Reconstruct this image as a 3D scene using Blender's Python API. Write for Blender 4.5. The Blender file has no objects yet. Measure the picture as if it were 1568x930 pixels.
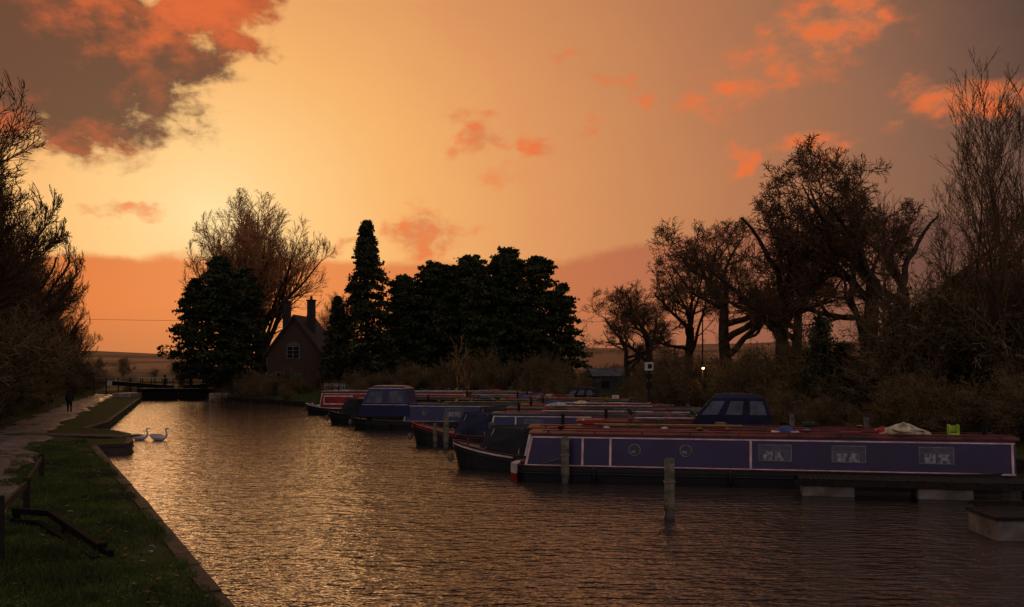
import bpy, math, random
import numpy as np
from mathutils import Vector, Matrix
sc = bpy.context.scene
sc.view_settings.view_transform = 'Standard'
sc.view_settings.look = 'None'
sc.view_settings.exposure = 0
R = random.Random(7)

def s2l(c):
    return tuple(((v/255)/12.92 if v/255 <= 0.04045 else ((v/255+0.055)/1.055)**2.4) for v in c)

# ------------------------------------------------------------------ materials
MATS = {}
def mat(name, col, rough=0.6, var=0.25, scale=4.0, metal=0.0, bump=0.0, bscale=30.0, col2=None, spec=0.5, emis=None, estr=0.0, coat=0.0, det=4):
    if name in MATS: return MATS[name]
    m = bpy.data.materials.new(name); m.use_nodes = True
    nt = m.node_tree; b = nt.nodes['Principled BSDF']
    tc = nt.nodes.new('ShaderNodeTexCoord')
    nz = nt.nodes.new('ShaderNodeTexNoise'); nz.inputs['Scale'].default_value = scale
    nz.inputs['Detail'].default_value = det
    nt.links.new(tc.outputs['Object'], nz.inputs['Vector'])
    mx = nt.nodes.new('ShaderNodeMix'); mx.data_type = 'RGBA'
    c2 = col2 if col2 else tuple(v*(1-var*1.4) for v in col)
    c1 = col if col2 else tuple(min(1, v*(1+var)) for v in col)
    mx.inputs[6].default_value = (*c1, 1); mx.inputs[7].default_value = (*c2, 1)
    mr = nt.nodes.new('ShaderNodeMapRange'); mr.inputs[1].default_value = 0.35; mr.inputs[2].default_value = 0.65
    nt.links.new(nz.outputs[0], mr.inputs[0]); nt.links.new(mr.outputs[0], mx.inputs[0])
    nt.links.new(mx.outputs[2], b.inputs['Base Color'])
    b.inputs['Roughness'].default_value = rough
    b.inputs['Metallic'].default_value = metal
    b.inputs['Specular IOR Level'].default_value = spec
    if coat: b.inputs['Coat Weight'].default_value = coat
    if bump:
        n2 = nt.nodes.new('ShaderNodeTexNoise'); n2.inputs['Scale'].default_value = bscale; n2.inputs['Detail'].default_value = 3
        nt.links.new(tc.outputs['Object'], n2.inputs['Vector'])
        bp = nt.nodes.new('ShaderNodeBump'); bp.inputs['Strength'].default_value = bump; bp.inputs['Distance'].default_value = 0.05
        nt.links.new(n2.outputs[0], bp.inputs['Height']); nt.links.new(bp.outputs[0], b.inputs['Normal'])
    if emis:
        b.inputs['Emission Color'].default_value = (*emis, 1); b.inputs['Emission Strength'].default_value = estr
    MATS[name] = m
    return m

# ------------------------------------------------------------------ mesh helpers
def fast_mesh(name, verts, groups, mats, smooth=False):
    me = bpy.data.meshes.new(name)
    verts = np.asarray(verts, dtype=np.float32)
    me.vertices.add(len(verts)); me.vertices.foreach_set('co', verts.ravel())
    groups = [(np.asarray(f, dtype=np.int32), m) for f, m in groups if len(f)]
    nl = sum(f.size for f, m in groups); npol = sum(len(f) for f, m in groups)
    me.loops.add(nl); me.polygons.add(npol)
    li = np.concatenate([f.ravel() for f, m in groups])
    tot = np.concatenate([np.full(len(f), f.shape[1], dtype=np.int32) for f, m in groups])
    st = np.concatenate([[0], np.cumsum(tot)[:-1]]).astype(np.int32)
    mi = np.concatenate([np.full(len(f), m, dtype=np.int32) for f, m in groups])
    me.loops.foreach_set('vertex_index', li)
    me.polygons.foreach_set('loop_start', st)
    me.polygons.foreach_set('loop_total', tot)
    me.polygons.foreach_set('material_index', mi)
    if smooth: me.polygons.foreach_set('use_smooth', np.ones(npol, dtype=bool))
    for m in mats: me.materials.append(m)
    me.update(calc_edges=True); me.validate()
    return me

def add_obj(name, me, loc=(0, 0, 0), rot=(0, 0, 0), scale=(1, 1, 1), parent=None):
    o = bpy.data.objects.new(name, me); sc.collection.objects.link(o)
    o.location = loc; o.rotation_euler = rot; o.scale = scale
    if parent: o.parent = parent
    return o
def add_empty(name, loc=(0, 0, 0), rot=(0, 0, 0)):
    return add_obj(name, None, loc, rot)

class MB:
    def __init__(s): s.v = []; s.f = []; s.m = []; s.mats = []; s.sm = []
    def mi(s, m):
        if m not in s.mats: s.mats.append(m)
        return s.mats.index(m)
    def add(s, vs, fs, m, smooth=False):
        o = len(s.v); s.v += [tuple(v) for v in vs]; k = s.mi(m)
        for f in fs: s.f.append([i+o for i in f]); s.m.append(k); s.sm.append(smooth)
    def hexa(s, p, m):
        s.add(p, [(0, 3, 2, 1), (4, 5, 6, 7), (0, 1, 5, 4), (1, 2, 6, 5), (2, 3, 7, 6), (3, 0, 4, 7)], m)
    def box(s, c, d, m, rz=0, bev=0):
        x, y, z = d[0]/2, d[1]/2, d[2]/2; P = []
        ca, sa = math.cos(rz), math.sin(rz)
        if bev:
            b = bev
            for zz, ins in ((-z, b), (-z+b, 0), (z-b, 0), (z, b)):
                X, Y = x-ins, y-ins
                for (sx, sy) in ((-X, -Y+b), (-X+b, -Y), (X-b, -Y), (X, -Y+b), (X, Y-b), (X-b, Y), (-X+b, Y), (-X, Y-b)):
                    P.append((c[0]+sx*ca-sy*sa, c[1]+sx*sa+sy*ca, c[2]+zz))
            F = [tuple(range(7, -1, -1)), tuple(range(24, 32))]
            for r in range(3):
                for i in range(8):
                    j = (i+1) % 8; F.append((r*8+i, r*8+j, r*8+8+j, r*8+8+i))
            s.add(P, F, m); return
        for zz in (-z, z):
            for (sx, sy) in ((-x, -y), (x, -y), (x, y), (-x, y)):
                P.append((c[0]+sx*ca-sy*sa, c[1]+sx*sa+sy*ca, c[2]+zz))
        s.hexa(P, m)
    def cyl(s, p0, p1, r0, r1, m, n=12, cap=True, smooth=True):
        p0 = Vector(p0); p1 = Vector(p1); a = (p1-p0).normalized()
        h = Vector((0, 0, 1)) if abs(a.z) < 0.9 else Vector((1, 0, 0))
        u = a.cross(h).normalized(); w = a.cross(u)
        vs = []
        for (p, r) in ((p0, r0), (p1, r1)):
            for i in range(n):
                t = 2*math.pi*i/n; vs.append(p+u*(r*math.cos(t))+w*(r*math.sin(t)))
        s.add(vs, [(i, (i+1) % n, n+(i+1) % n, n+i) for i in range(n)], m, smooth)
        if cap: s.add(vs, [tuple(range(n-1, -1, -1)), tuple(range(n, 2*n))], m)
    def tube(s, pts, r, m, n=6):
        for i in range(len(pts)-1): s.cyl(pts[i], pts[i+1], r, r, m, n)
    def lathe(s, c, prof, m, n=16, sx=1, sy=1, noise=0, seed=0):
        rr = random.Random(seed); vs = []
        for (r, z) in prof:
            for i in range(n):
                t = 2*math.pi*i/n; k = 1+noise*(rr.random()-.5)
                vs.append((c[0]+r*sx*math.cos(t)*k, c[1]+r*sy*math.sin(t)*k, c[2]+z*(1+noise*.5*(rr.random()-.5))))
        F = []
        for j in range(len(prof)-1):
            for i in range(n):
                F.append((j*n+i, j*n+(i+1) % n, (j+1)*n+(i+1) % n, (j+1)*n+i))
        F.append(tuple(range(n-1, -1, -1))); F.append(tuple(range((len(prof)-1)*n, len(prof)*n)))
        s.add(vs, F, m, True)
    def build(s, name, loc=(0, 0, 0), rz=0, parent=None):
        me = bpy.data.meshes.new(name); me.from_pydata(s.v, [], s.f)
        for m in s.mats: me.materials.append(m)
        me.polygons.foreach_set('material_index', s.m)
        me.polygons.foreach_set('use_smooth', s.sm)
        me.update()
        return add_obj(name, me, loc, (0, 0, rz), parent=parent)

# ------------------------------------------------------------------ camera
CH = 3.9
cd = bpy.data.cameras.new('Camera'); cam = bpy.data.objects.new('Camera', cd); sc.collection.objects.link(cam)
cam.location = (0, 0, CH); cam.rotation_euler = (math.radians(90), 0, 0)
cd.lens = 35; cd.sensor_width = 36; cd.shift_y = 0.0638; cd.clip_end = 12000; cd.clip_start = 0.1
sc.camera = cam

# ------------------------------------------------------------------ sky (world)
SUN_AZ = -17.2; SUN_EL = 8.6
w = bpy.data.worlds.new("World"); sc.world = w; w.use_nodes = True
nt = w.node_tree; N = nt.nodes; L = nt.links
for n in list(N): N.remove(n)
def setin(sock, v):
    if isinstance(v, (int, float)): sock.default_value = v
    elif isinstance(v, tuple): sock.default_value = v
    else: L.new(v, sock)
def M(op, a, b=0.0, c=0.0, clamp=False):
    n = N.new('ShaderNodeMath'); n.operation = op; n.use_clamp = clamp
    setin(n.inputs[0], a); setin(n.inputs[1], b)
    if len(n.inputs) > 2: setin(n.inputs[2], c)
    return n.outputs[0]
def VM(op, a, b):
    n = N.new('ShaderNodeVectorMath'); n.operation = op; setin(n.inputs[0], a); setin(n.inputs[1], b)
    return n.outputs['Value'] if op in ('LENGTH', 'DOT_PRODUCT') else n.outputs[0]
def MR(v, a, b, c=0.0, d=1.0, smooth=True):
    n = N.new('ShaderNodeMapRange')
    n.interpolation_type = 'SMOOTHSTEP' if smooth else 'LINEAR'
    setin(n.inputs[0], v)
    for i, x in enumerate((a, b, c, d)): setin(n.inputs[i+1], x)
    return n.outputs[0]
def MIX(f, a, b):
    n = N.new('ShaderNodeMix'); n.data_type = 'RGBA'; setin(n.inputs[0], f)
    setin(n.inputs[6], (*a, 1) if isinstance(a, tuple) else a); setin(n.inputs[7], (*b, 1) if isinstance(b, tuple) else b)
    return n.outputs[2]
def RAMP(v, stops):
    n = N.new('ShaderNodeValToRGB'); setin(n.inputs[0], v); cr = n.color_ramp
    while len(cr.elements) < len(stops): cr.elements.new(0.5)
    for e, (p, c) in zip(cr.elements, stops): e.position = p; e.color = (*c, 1)
    return n.outputs[0]
tc = N.new('ShaderNodeTexCoord'); sp = N.new('ShaderNodeSeparateXYZ'); L.new(tc.outputs['Generated'], sp.inputs[0])
az = M('ARCTAN2', sp.outputs[0], sp.outputs[1]); el = M('ARCSINE', sp.outputs[2])
def comb(a, b, c=0.0):
    n = N.new('ShaderNodeCombineXYZ'); setin(n.inputs[0], a); setin(n.inputs[1], b); setin(n.inputs[2], c); return n.outputs[0]
P = comb(az, el)
Pc = comb(az, M('MULTIPLY', el, 1.5))
def NOISE(vec, scale, detail=7, rough=0.6, dist=0.0):
    n = N.new('ShaderNodeTexNoise'); L.new(vec, n.inputs['Vector']); n.inputs['Scale'].default_value = scale
    n.inputs['Detail'].default_value = detail; n.inputs['Roughness'].default_value = rough; n.inputs['Distortion'].default_value = dist
    return n.outputs[0]
saz, sel = math.radians(SUN_AZ), math.radians(SUN_EL)
daz = M('SUBTRACT', az, saz); de = M('MULTIPLY', M('SUBTRACT', el, sel), 1.25)
dist = M('SQRT', M('ADD', M('MULTIPLY', daz, daz), M('MULTIPLY', de, de)))
nwn = N.new('ShaderNodeTexNoise'); L.new(Pc, nwn.inputs['Vector']); nwn.inputs['Scale'].default_value = 13; nwn.inputs['Detail'].default_value = 5; nwn.inputs['Roughness'].default_value = .6
n2 = nwn.outputs[0]
dist2 = M('ADD', dist, M('MULTIPLY', M('SUBTRACT', n2, 0.5), 0.04))
D = lambda px: px/1524/3.2
REAR_FILL = (0.30, 0.25, 0.27)  # sky behind the camera raised above dusk level, added as unseen fill light
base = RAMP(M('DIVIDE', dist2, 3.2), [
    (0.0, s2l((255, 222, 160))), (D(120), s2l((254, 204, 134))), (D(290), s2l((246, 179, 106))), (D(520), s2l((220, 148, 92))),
    (D(780), s2l((186, 122, 82))), (D(1030), s2l((142, 99, 76))), (D(1250), s2l((80, 62, 55))), (D(1750), s2l((76, 66, 72))), (D(2600), REAR_FILL), (1.0, REAR_FILL)])
bel = M('ADD', MR(az, 0.02, 0.23, 0.107, 0.140), M('MULTIPLY', M('SUBTRACT', n2, 0.5), 0.030))
bank = M('SUBTRACT', 1.0, MR(M('SUBTRACT', el, bel), -0.008, 0.004))
bcol = RAMP(MR(az, -0.5, 0.5, 0, 1, False), [(0.0, s2l((180, 80, 34))), (0.1, s2l((220, 104, 42))), (0.28, s2l((230, 122, 58))), (0.5, s2l((200, 110, 66))), (0.66, s2l((176, 102, 72))), (0.9, s2l((104, 68, 58)))])
bcol = MIX(M('MULTIPLY', MR(el, 0.0, 0.07, 1.0, 0.0), 0.5), bcol, s2l((126, 80, 68)))
front = MR(M('ABSOLUTE', daz), 0.9, 1.5, 1.0, 0.0)
col = MIX(M('MULTIPLY', M('MULTIPLY', bank, front), 0.85), base, bcol)
n1 = NOISE(Pc, 24.0, 7, 0.62)
wv = VM('MULTIPLY', VM('SUBTRACT', nwn.outputs[1], (.5, .5, .5)), (0.17, 0.10, 0.0))
PW = VM('ADD', P, wv)
def ang(px, py):
    u = (px-784)/1524; v = (565-py)/1524
    return math.atan(u), math.atan(v/math.sqrt(1+u*u))
def blobs(lst, src=None):
    tot = None
    for (px, py, rx, ry, amp) in lst:
        a, e = ang(px, py)
        d = VM('MULTIPLY', VM('SUBTRACT', src or PW, (a, e, 0)), (1524/rx, 1524/ry, 0))
        v = MR(VM('LENGTH', d, (0, 0, 0)), 0.0, 1.9, amp, 0.0)
        tot = v if tot is None else M('MAXIMUM', tot, v)
    return tot
orange = blobs([(1275, 50, 90, 46, 1.2), (1195, 95, 120, 40, .95), (1100, 150, 80, 30, 1.0), (972, 138, 38, 20, 1.0),
                (732, 212, 56, 34, 1.3), (812, 232, 46, 24, 1.1), (780, 280, 70, 16, .6), (662, 352, 70, 36, 1.3), (540, 366, 40, 14, 1.0), (1140, 238, 56, 20, 1.1), (1255, 222, 50, 24, 1.05),
                (1440, 160, 80, 34, 1.1), (1530, 145, 80, 36, 1.05), (885, 105, 24, 13, .8), (900, 188, 26, 13, .8), (185, 308, 80, 15, .95)])
dark = blobs([(40, 70, 220, 110, 2.0), (190, 120, 130, 62, 1.4), (300, 32, 115, 48, 1.35), (100, 180, 110, 36, 1.3), (255, 178, 60, 14, .9)])
mo = MR(M('MULTIPLY', orange, M('ADD', M('MULTIPLY', n1, 2.6), -0.45)), .30, 1.15)
md = MR(M('MULTIPLY', dark, M('ADD', M('MULTIPLY', n1, 2.2), -0.2)), .32, .86)
oc = MIX(MR(n1, .38, .62), s2l((208, 122, 76)), s2l((236, 112, 56)))
col = MIX(M('MULTIPLY', mo, 0.84), col, oc)
hl = blobs([(315, 30, 120, 50, 1.3), (120, 212, 170, 20, .6), (250, 100, 50, 60, .3)])
dc = MIX(MR(M('ADD', M('ADD', M('MULTIPLY', n2, .6), M('MULTIPLY', n1, .5)), M('MULTIPLY', hl, 0.26)), .54, .96), s2l((92, 58, 46)), s2l((222, 98, 48)))
col = MIX(M('MULTIPLY', md, 0.94), col, dc)
sky = N.new('ShaderNodeTexSky'); sky.sky_type = 'NISHITA'; sky.sun_disc = False
sky.sun_elevation = math.radians(SUN_EL); sky.sun_rotation = math.radians(SUN_AZ)
bg = N.new('ShaderNodeBackground'); bg.inputs[1].default_value = 1.0; L.new(col, bg.inputs[0])
bg2 = N.new('ShaderNodeBackground'); bg2.inputs[1].default_value = 0.001; L.new(sky.outputs[0], bg2.inputs[0])
ad = N.new('ShaderNodeAddShader'); L.new(bg.outputs[0], ad.inputs[0]); L.new(bg2.outputs[0], ad.inputs[1])
out = N.new('ShaderNodeOutputWorld'); L.new(ad.outputs[0], out.inputs[0])
w.cycles.sampling_method = 'MANUAL'; w.cycles.sample_map_resolution = 256

sd = bpy.data.lights.new('sun', 'SUN'); so = bpy.data.objects.new('sun', sd); sc.collection.objects.link(so)
sd.energy = 0.24; sd.angle = math.radians(20.0); sd.color = (1.0, 0.50, 0.20)
dirv = Vector((math.sin(saz)*math.cos(sel), math.cos(saz)*math.cos(sel), math.sin(sel)))
so.rotation_euler = dirv.to_track_quat('Z', 'Y').to_euler()

# ------------------------------------------------------------------ terrain
POLY = np.array([(2.5, -12), (0, 6), (-5, 16.3), (-9.3, 25.3), (-17.9, 43), (-18.7, 44.7), (-17.5, 45.3), (-18.0, 47.2), (-20.2, 52.6), (-21.6, 54.6), (-24.6, 57.5), (-26, 64), (-46, 124), (-46, 127), (-37, 127), (-36.5, 122),
                 (-28, 112), (-20, 100), (-10, 99), (0, 97), (6, 85), (10.5, 66), (13, 53), (16.5, 45), (20, 34), (21, -12)], dtype=float)
def sdist(X, Y):
    d = np.full(X.shape, 1e9); inside = np.zeros(X.shape, bool); n = len(POLY)
    for i in range(n):
        a = POLY[i]; b = POLY[(i+1) % n]; e = b-a
        t = np.clip(((X-a[0])*e[0]+(Y-a[1])*e[1])/(e@e), 0, 1)
        d = np.minimum(d, np.hypot(X-a[0]-t*e[0], Y-a[1]-t*e[1]))
        c = ((a[1] > Y) != (b[1] > Y)); xx = a[0]+(Y-a[1])/(e[1] if e[1] else 1e-9)*e[0]
        inside ^= (c & (X < xx))
    return np.where(inside, -d, d)
def ss(a, b, x):
    t = np.clip((x-a)/(b-a), 0, 1); return t*t*(3-2*t)
def hgt(X, Y):
    X = np.asarray(X, float); Y = np.asarray(Y, float)
    d = sdist(X, Y)
    h = np.where(d < 0, -1.3, 0.46+0.03*np.sin(X*1.3+Y*.7)*np.sin(Y*1.1))
    left = X < (-0.40*Y+2)
    h = h+np.where((d > 0) & left, ss(6.6, 15, d)*3.0*(1-ss(112, 145, Y)), 0)
    h = h+np.where((d > 0) & ~left, ss(0.5, 12, d)*1.1*(1-ss(130, 170, Y)), 0)
    h = h+np.where((d > 9), 0.25*np.sin(X*.31)*np.sin(Y*.27+1), 0)
    r = np.hypot(X, Y)
    h = h-2.2*ss(150, 260, r)+ss(300, 1700, r)*(36+9*np.sin(X*.0031+1)+6*np.sin(X*.011+Y*.002))
    return h
def axis(lo, hi, st, far):
    a = list(np.arange(lo, hi, st)); s = st
    while a[-1] < far: s *= 1.22; a.append(a[-1]+s)
    s = st; b = []; x = lo
    while x > -far: s *= 1.22; x -= s; b.append(x)
    return np.array(b[::-1]+a)
xs = axis(-66, 42, 0.55, 4000); ys = axis(4, 135, 0.6, 4000)
GX, GY = np.meshgrid(xs, ys); GZ = hgt(GX, GY)
nx, ny = len(xs), len(ys)
idx = np.arange(nx*ny).reshape(ny, nx)
F = np.stack([idx[:-1, :-1], idx[:-1, 1:], idx[1:, 1:], idx[1:, :-1]], -1).reshape(-1, 4)
gm = bpy.data.materials.new('grass_ground'); gm.use_nodes = True
g = gm.node_tree; b = g.nodes['Principled BSDF']; b.inputs['Roughness'].default_value = 0.95; b.inputs['Specular IOR Level'].default_value = 0.1
t = g.nodes.new('ShaderNodeTexCoord'); a1 = g.nodes.new('ShaderNodeTexNoise'); a1.inputs['Scale'].default_value = 0.6; a1.inputs['Detail'].default_value = 5
a2 = g.nodes.new('ShaderNodeTexNoise'); a2.inputs['Scale'].default_value = 9; a2.inputs['Detail'].default_value = 4
g.links.new(t.outputs['Object'], a1.inputs[0]); g.links.new(t.outputs['Object'], a2.inputs[0])
r1 = g.nodes.new('ShaderNodeValToRGB'); r1.color_ramp.elements[0].position = .38; r1.color_ramp.elements[1].position = .62
r1.color_ramp.elements[0].color = (0.022, 0.030, 0.008, 1); r1.color_ramp.elements[1].color = (0.058, 0.080, 0.014, 1)
g.links.new(a2.outputs[0], r1.inputs[0])
mx = g.nodes.new('ShaderNodeMix'); mx.data_type = 'RGBA'; mx.inputs[7].default_value = (0.055, 0.045, 0.018, 1)
mr = g.nodes.new('ShaderNodeMapRange'); mr.inputs[1].default_value = .5; mr.inputs[2].default_value = .65
g.links.new(a1.outputs[0], mr.inputs[0]); g.links.new(mr.outputs[0], mx.inputs[0]); g.links.new(r1.outputs[0], mx.inputs[6])
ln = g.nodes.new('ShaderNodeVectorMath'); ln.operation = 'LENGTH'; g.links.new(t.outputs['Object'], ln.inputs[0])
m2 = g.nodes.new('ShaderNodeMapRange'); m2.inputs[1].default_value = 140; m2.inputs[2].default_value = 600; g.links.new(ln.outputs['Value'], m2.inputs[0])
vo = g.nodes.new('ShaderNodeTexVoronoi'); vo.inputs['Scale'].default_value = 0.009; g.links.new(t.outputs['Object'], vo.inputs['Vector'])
r2 = g.nodes.new('ShaderNodeValToRGB'); r2.color_ramp.elements[0].color = (0.10, 0.065, 0.025, 1); r2.color_ramp.elements[1].color = (0.38, 0.17, 0.085, 1)  # far field colours, with aerial haze put into the base colour
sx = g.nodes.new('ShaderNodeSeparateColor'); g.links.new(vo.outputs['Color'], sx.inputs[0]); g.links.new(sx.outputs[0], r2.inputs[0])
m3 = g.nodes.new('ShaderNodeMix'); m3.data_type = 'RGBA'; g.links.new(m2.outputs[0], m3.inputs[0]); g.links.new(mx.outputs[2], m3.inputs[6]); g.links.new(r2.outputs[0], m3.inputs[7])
g.links.new(m3.outputs[2], b.inputs['Base Color'])
bp = g.nodes.new('ShaderNodeBump'); bp.inputs['Distance'].default_value = .08; g.links.new(a2.outputs[0], bp.inputs['Height']); g.links.new(bp.outputs[0], b.inputs['Normal'])
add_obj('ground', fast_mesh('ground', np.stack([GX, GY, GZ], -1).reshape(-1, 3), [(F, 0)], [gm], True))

# ------------------------------------------------------------------ water
wm = bpy.data.materials.new('canal_water'); wm.use_nodes = True
g = wm.node_tree; b = g.nodes['Principled BSDF']
b.inputs['Base Color'].default_value = (0.06, 0.040, 0.026, 1); b.inputs['Roughness'].default_value = 0.05; b.inputs['IOR'].default_value = 2.15
t = g.nodes.new('ShaderNodeTexCoord')
def wn(scale, sx_, sy_, det, rz):
    mp = g.nodes.new('ShaderNodeMapping'); mp.inputs['Scale'].default_value = (sx_, sy_, 1); mp.inputs['Rotation'].default_value = (0, 0, rz)
    g.links.new(t.outputs['Object'], mp.inputs[0]); n = g.nodes.new('ShaderNodeTexNoise'); n.noise_dimensions = '2D'; n.inputs['Scale'].default_value = scale
    n.inputs['Detail'].default_value = det; g.links.new(mp.outputs[0], n.inputs[0]); return n.outputs[0]
wa = wn(3.2, 0.55, 1.15, 3, 0.15); wb = wn(0.55, 0.6, 1.0, 1, -0.3)
def gm_(op, a, b_):
    n = g.nodes.new('ShaderNodeMath'); n.operation = op
    for i, x in enumerate((a, b_)):
        if isinstance(x, float): n.inputs[i].default_value = x
        else: g.links.new(x, n.inputs[i])
    return n.outputs[0]
hh = gm_('ADD', wa, gm_('MULTIPLY', wb, 1.1))
bp = g.nodes.new('ShaderNodeBump'); bp.inputs['Strength'].default_value = 1.0; bp.inputs['Distance'].default_value = 0.10
g.links.new(hh, bp.inputs['Height']); g.links.new(bp.outputs[0], b.inputs['Normal'])
me = fast_mesh('canal_water', [(-56, -12, 0), (24, -12, 0), (24, 129, 0), (-56, 129, 0)], [([(0, 1, 2, 3)], 0)], [wm])
add_obj('canal_water', me)

# ------------------------------------------------------------------ canal edging
stone = mat('coping_stone', (0.075, 0.045, 0.032), 0.75, col2=(0.022, 0.024, 0.011), scale=2.5, bump=.8, bscale=14, spec=.25)
wallm = mat('canal_wall', (0.06, 0.032, 0.022), 0.6, col2=(0.018, 0.016, 0.012), scale=3, bump=.8, bscale=9)
mb = MB(); rr = random.Random(3)
edge = [tuple(p) for p in POLY[0:13]]
def offs(pts, d):
    res = []
    for i in range(len(pts)):
        a = Vector(pts[max(0, i-1)]); c = Vector(pts[min(len(pts)-1, i+1)]); tdir = (c-a).normalized()
        n = Vector((-tdir.y, tdir.x))
        res.append((pts[i][0]+n.x*d, pts[i][1]+n.y*d))
    return res
def resample(pts, step):
    o = []
    for i in range(len(pts)-1):
        a = Vector(pts[i]); c = Vector(pts[i+1]); n = max(1, round((c-a).length/step))
        for k in range(n): o.append(tuple(a.lerp(c, k/n)))
    o.append(pts[-1]); return o
ed = resample(edge, 1.1)
inn = offs(ed, -0.05); ou = offs(ed, 0.24); ou2 = offs(ed, .5)
for i in range(len(ed)-1):
    z = 0.50+rr.uniform(-.015, .015); gx = 0.012
    A = Vector(inn[i]).lerp(Vector(inn[i+1]), gx); B = Vector(inn[i]).lerp(Vector(inn[i+1]), 1-gx)
    C = Vector(ou[i]).lerp(Vector(ou[i+1]), 1-gx); E = Vector(ou[i]).lerp(Vector(ou[i+1]), gx)
    mb.hexa([(*A, z-.16), (*B, z-.16), (*C, z-.16), (*E, z-.16), (*A, z), (*B, z), (*C, z), (*E, z)], stone)
    a, c = ed[i], ed[i+1]; e_, f_ = ou2[i], ou2[i+1]
    mb.hexa([(*a, -.8), (*c, -.8), (*f_, -.8), (*e_, -.8), (*a, .33), (*c, .33), (*f_, .33), (*e_, .33)], wallm)
mb.build('canal_coping')
Vv = []; o3 = offs(ed, .235); o4 = offs(ed, 1.3)
for i in range(len(ed)):
    for (p, zz) in ((o3[i], .475), (ou2[i], .50), (o4[i], None)):
        z = zz if zz else float(hgt(np.array([p[0]]), np.array([p[1]]))[0])-.03
        Vv.append((p[0], p[1], z))
ii = np.arange(len(ed)*3).reshape(-1, 3)
add_obj('grass_verge', fast_mesh('grass_verge', Vv, [(np.stack([ii[:-1, :-1], ii[1:, :-1], ii[1:, 1:], ii[:-1, 1:]], -1).reshape(-1, 4)[:, ::-1], 0)], [gm], True))
mb = MB(); tim = mat('wet_timber', (0.035, 0.026, 0.018), .8, col2=(0.014, .012, .009), scale=5, bump=.5, spec=.2)
ed2 = resample([tuple(p) for p in POLY[14:25]], 0.9)
for i in range(len(ed2)-1):
    a, c = Vector(ed2[i]), Vector(ed2[i+1]); n = Vector((-(c-a).y, (c-a).x)).normalized()*.5; z = .5+rr.uniform(-.04, .04)
    a2_, c2_ = a+n, c+n
    mb.hexa([(*a, -.8), (*c, -.8), (*c2_, -.8), (*a2_, -.8), (*a, z), (*c, z), (*c2_, z), (*a2_, z)], tim)
mb.build('bank_piling')

# ------------------------------------------------------------------ towpath
pc = [(-5.5, 6), (-12.3, 21), (-15.6, 28), (-19.0, 36), (-23.2, 46), (-28.8, 60), (-34.4, 76), (-41.5, 96), (-48.4, 116), (-53, 130)]
pr = resample(pc, 0.5); V_ = []
pl = offs(pr, 1.35); prr = offs(pr, -1.35); cols = 9; q = random.Random(9)
for i in range(len(pr)):
    wl = .22*math.sin(i*.31)+.14*math.sin(i*.83+1)+q.uniform(-.1, .1); wr = .2*math.sin(i*.27+2)+.14*math.sin(i*.71)+q.uniform(-.1, .1)
    for c in range(cols):
        tt = -wl*.37+(1+wl*.37+wr*.37)*c/(cols-1)
        V_.append((pl[i][0]*(1-tt)+prr[i][0]*tt, pl[i][1]*(1-tt)+prr[i][1]*tt, 0))
V_ = np.array(V_, float); V_[:, 2] = hgt(V_[:, 0], V_[:, 1])+0.045+0.01*np.sin(V_[:, 0]*3)
ii = np.arange(len(pr)*cols).reshape(len(pr), cols)
Fp = np.stack([ii[:-1, :-1], ii[1:, :-1], ii[1:, 1:], ii[:-1, 1:]], -1).reshape(-1, 4)[:, ::-1]
pm = bpy.data.materials.new('muddy_path'); pm.use_nodes = True; g = pm.node_tree; b = g.nodes['Principled BSDF']
t = g.nodes.new('ShaderNodeTexCoord'); n = g.nodes.new('ShaderNodeTexNoise'); n.inputs['Scale'].default_value = 1.3; n.inputs['Detail'].default_value = 6; n.inputs['Roughness'].default_value = .68
g.links.new(t.outputs['Object'], n.inputs[0])
r = g.nodes.new('ShaderNodeValToRGB'); r.color_ramp.elements[0].position = .42; r.color_ramp.elements[0].color = (.03, .024, .022, 1); r.color_ramp.elements[1].position = .60; r.color_ramp.elements[1].color = (.17, .135, .13, 1)
g.links.new(n.outputs[0], r.inputs[0]); g.links.new(r.outputs[0], b.inputs['Base Color'])
r = g.nodes.new('ShaderNodeValToRGB'); r.color_ramp.elements[0].position = .40; r.color_ramp.elements[0].color = (.22,)*3+(1,); r.color_ramp.elements[1].position = .50; r.color_ramp.elements[1].color = (.8,)*3+(1,)
g.links.new(n.outputs[0], r.inputs[0]); g.links.new(r.outputs[0], b.inputs['Roughness']); b.inputs['Specular IOR Level'].default_value = .35
bp = g.nodes.new('ShaderNodeBump'); bp.inputs['Distance'].default_value = .05; bp.inputs['Strength'].default_value = .8; g.links.new(n.outputs[0], bp.inputs['Height']); g.links.new(bp.outputs[0], b.inputs['Normal'])
add_obj('towpath', fast_mesh('towpath', V_, [(Fp, 0)], [pm], True))
mb = MB(); conc = mat('old_concrete', (.085, .065, .055), .85, col2=(.025, .022, .016), scale=1.6, bump=.8, bscale=12, spec=.2)
for k in range(7):
    mb.box((-19.6-1.02*k, 50.2+.30*k, .50), (1.0, 1.5, .06), conc, rz=-.25+rr.uniform(-.02, .02), bev=.012)
mb.build('paved_landing')

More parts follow.
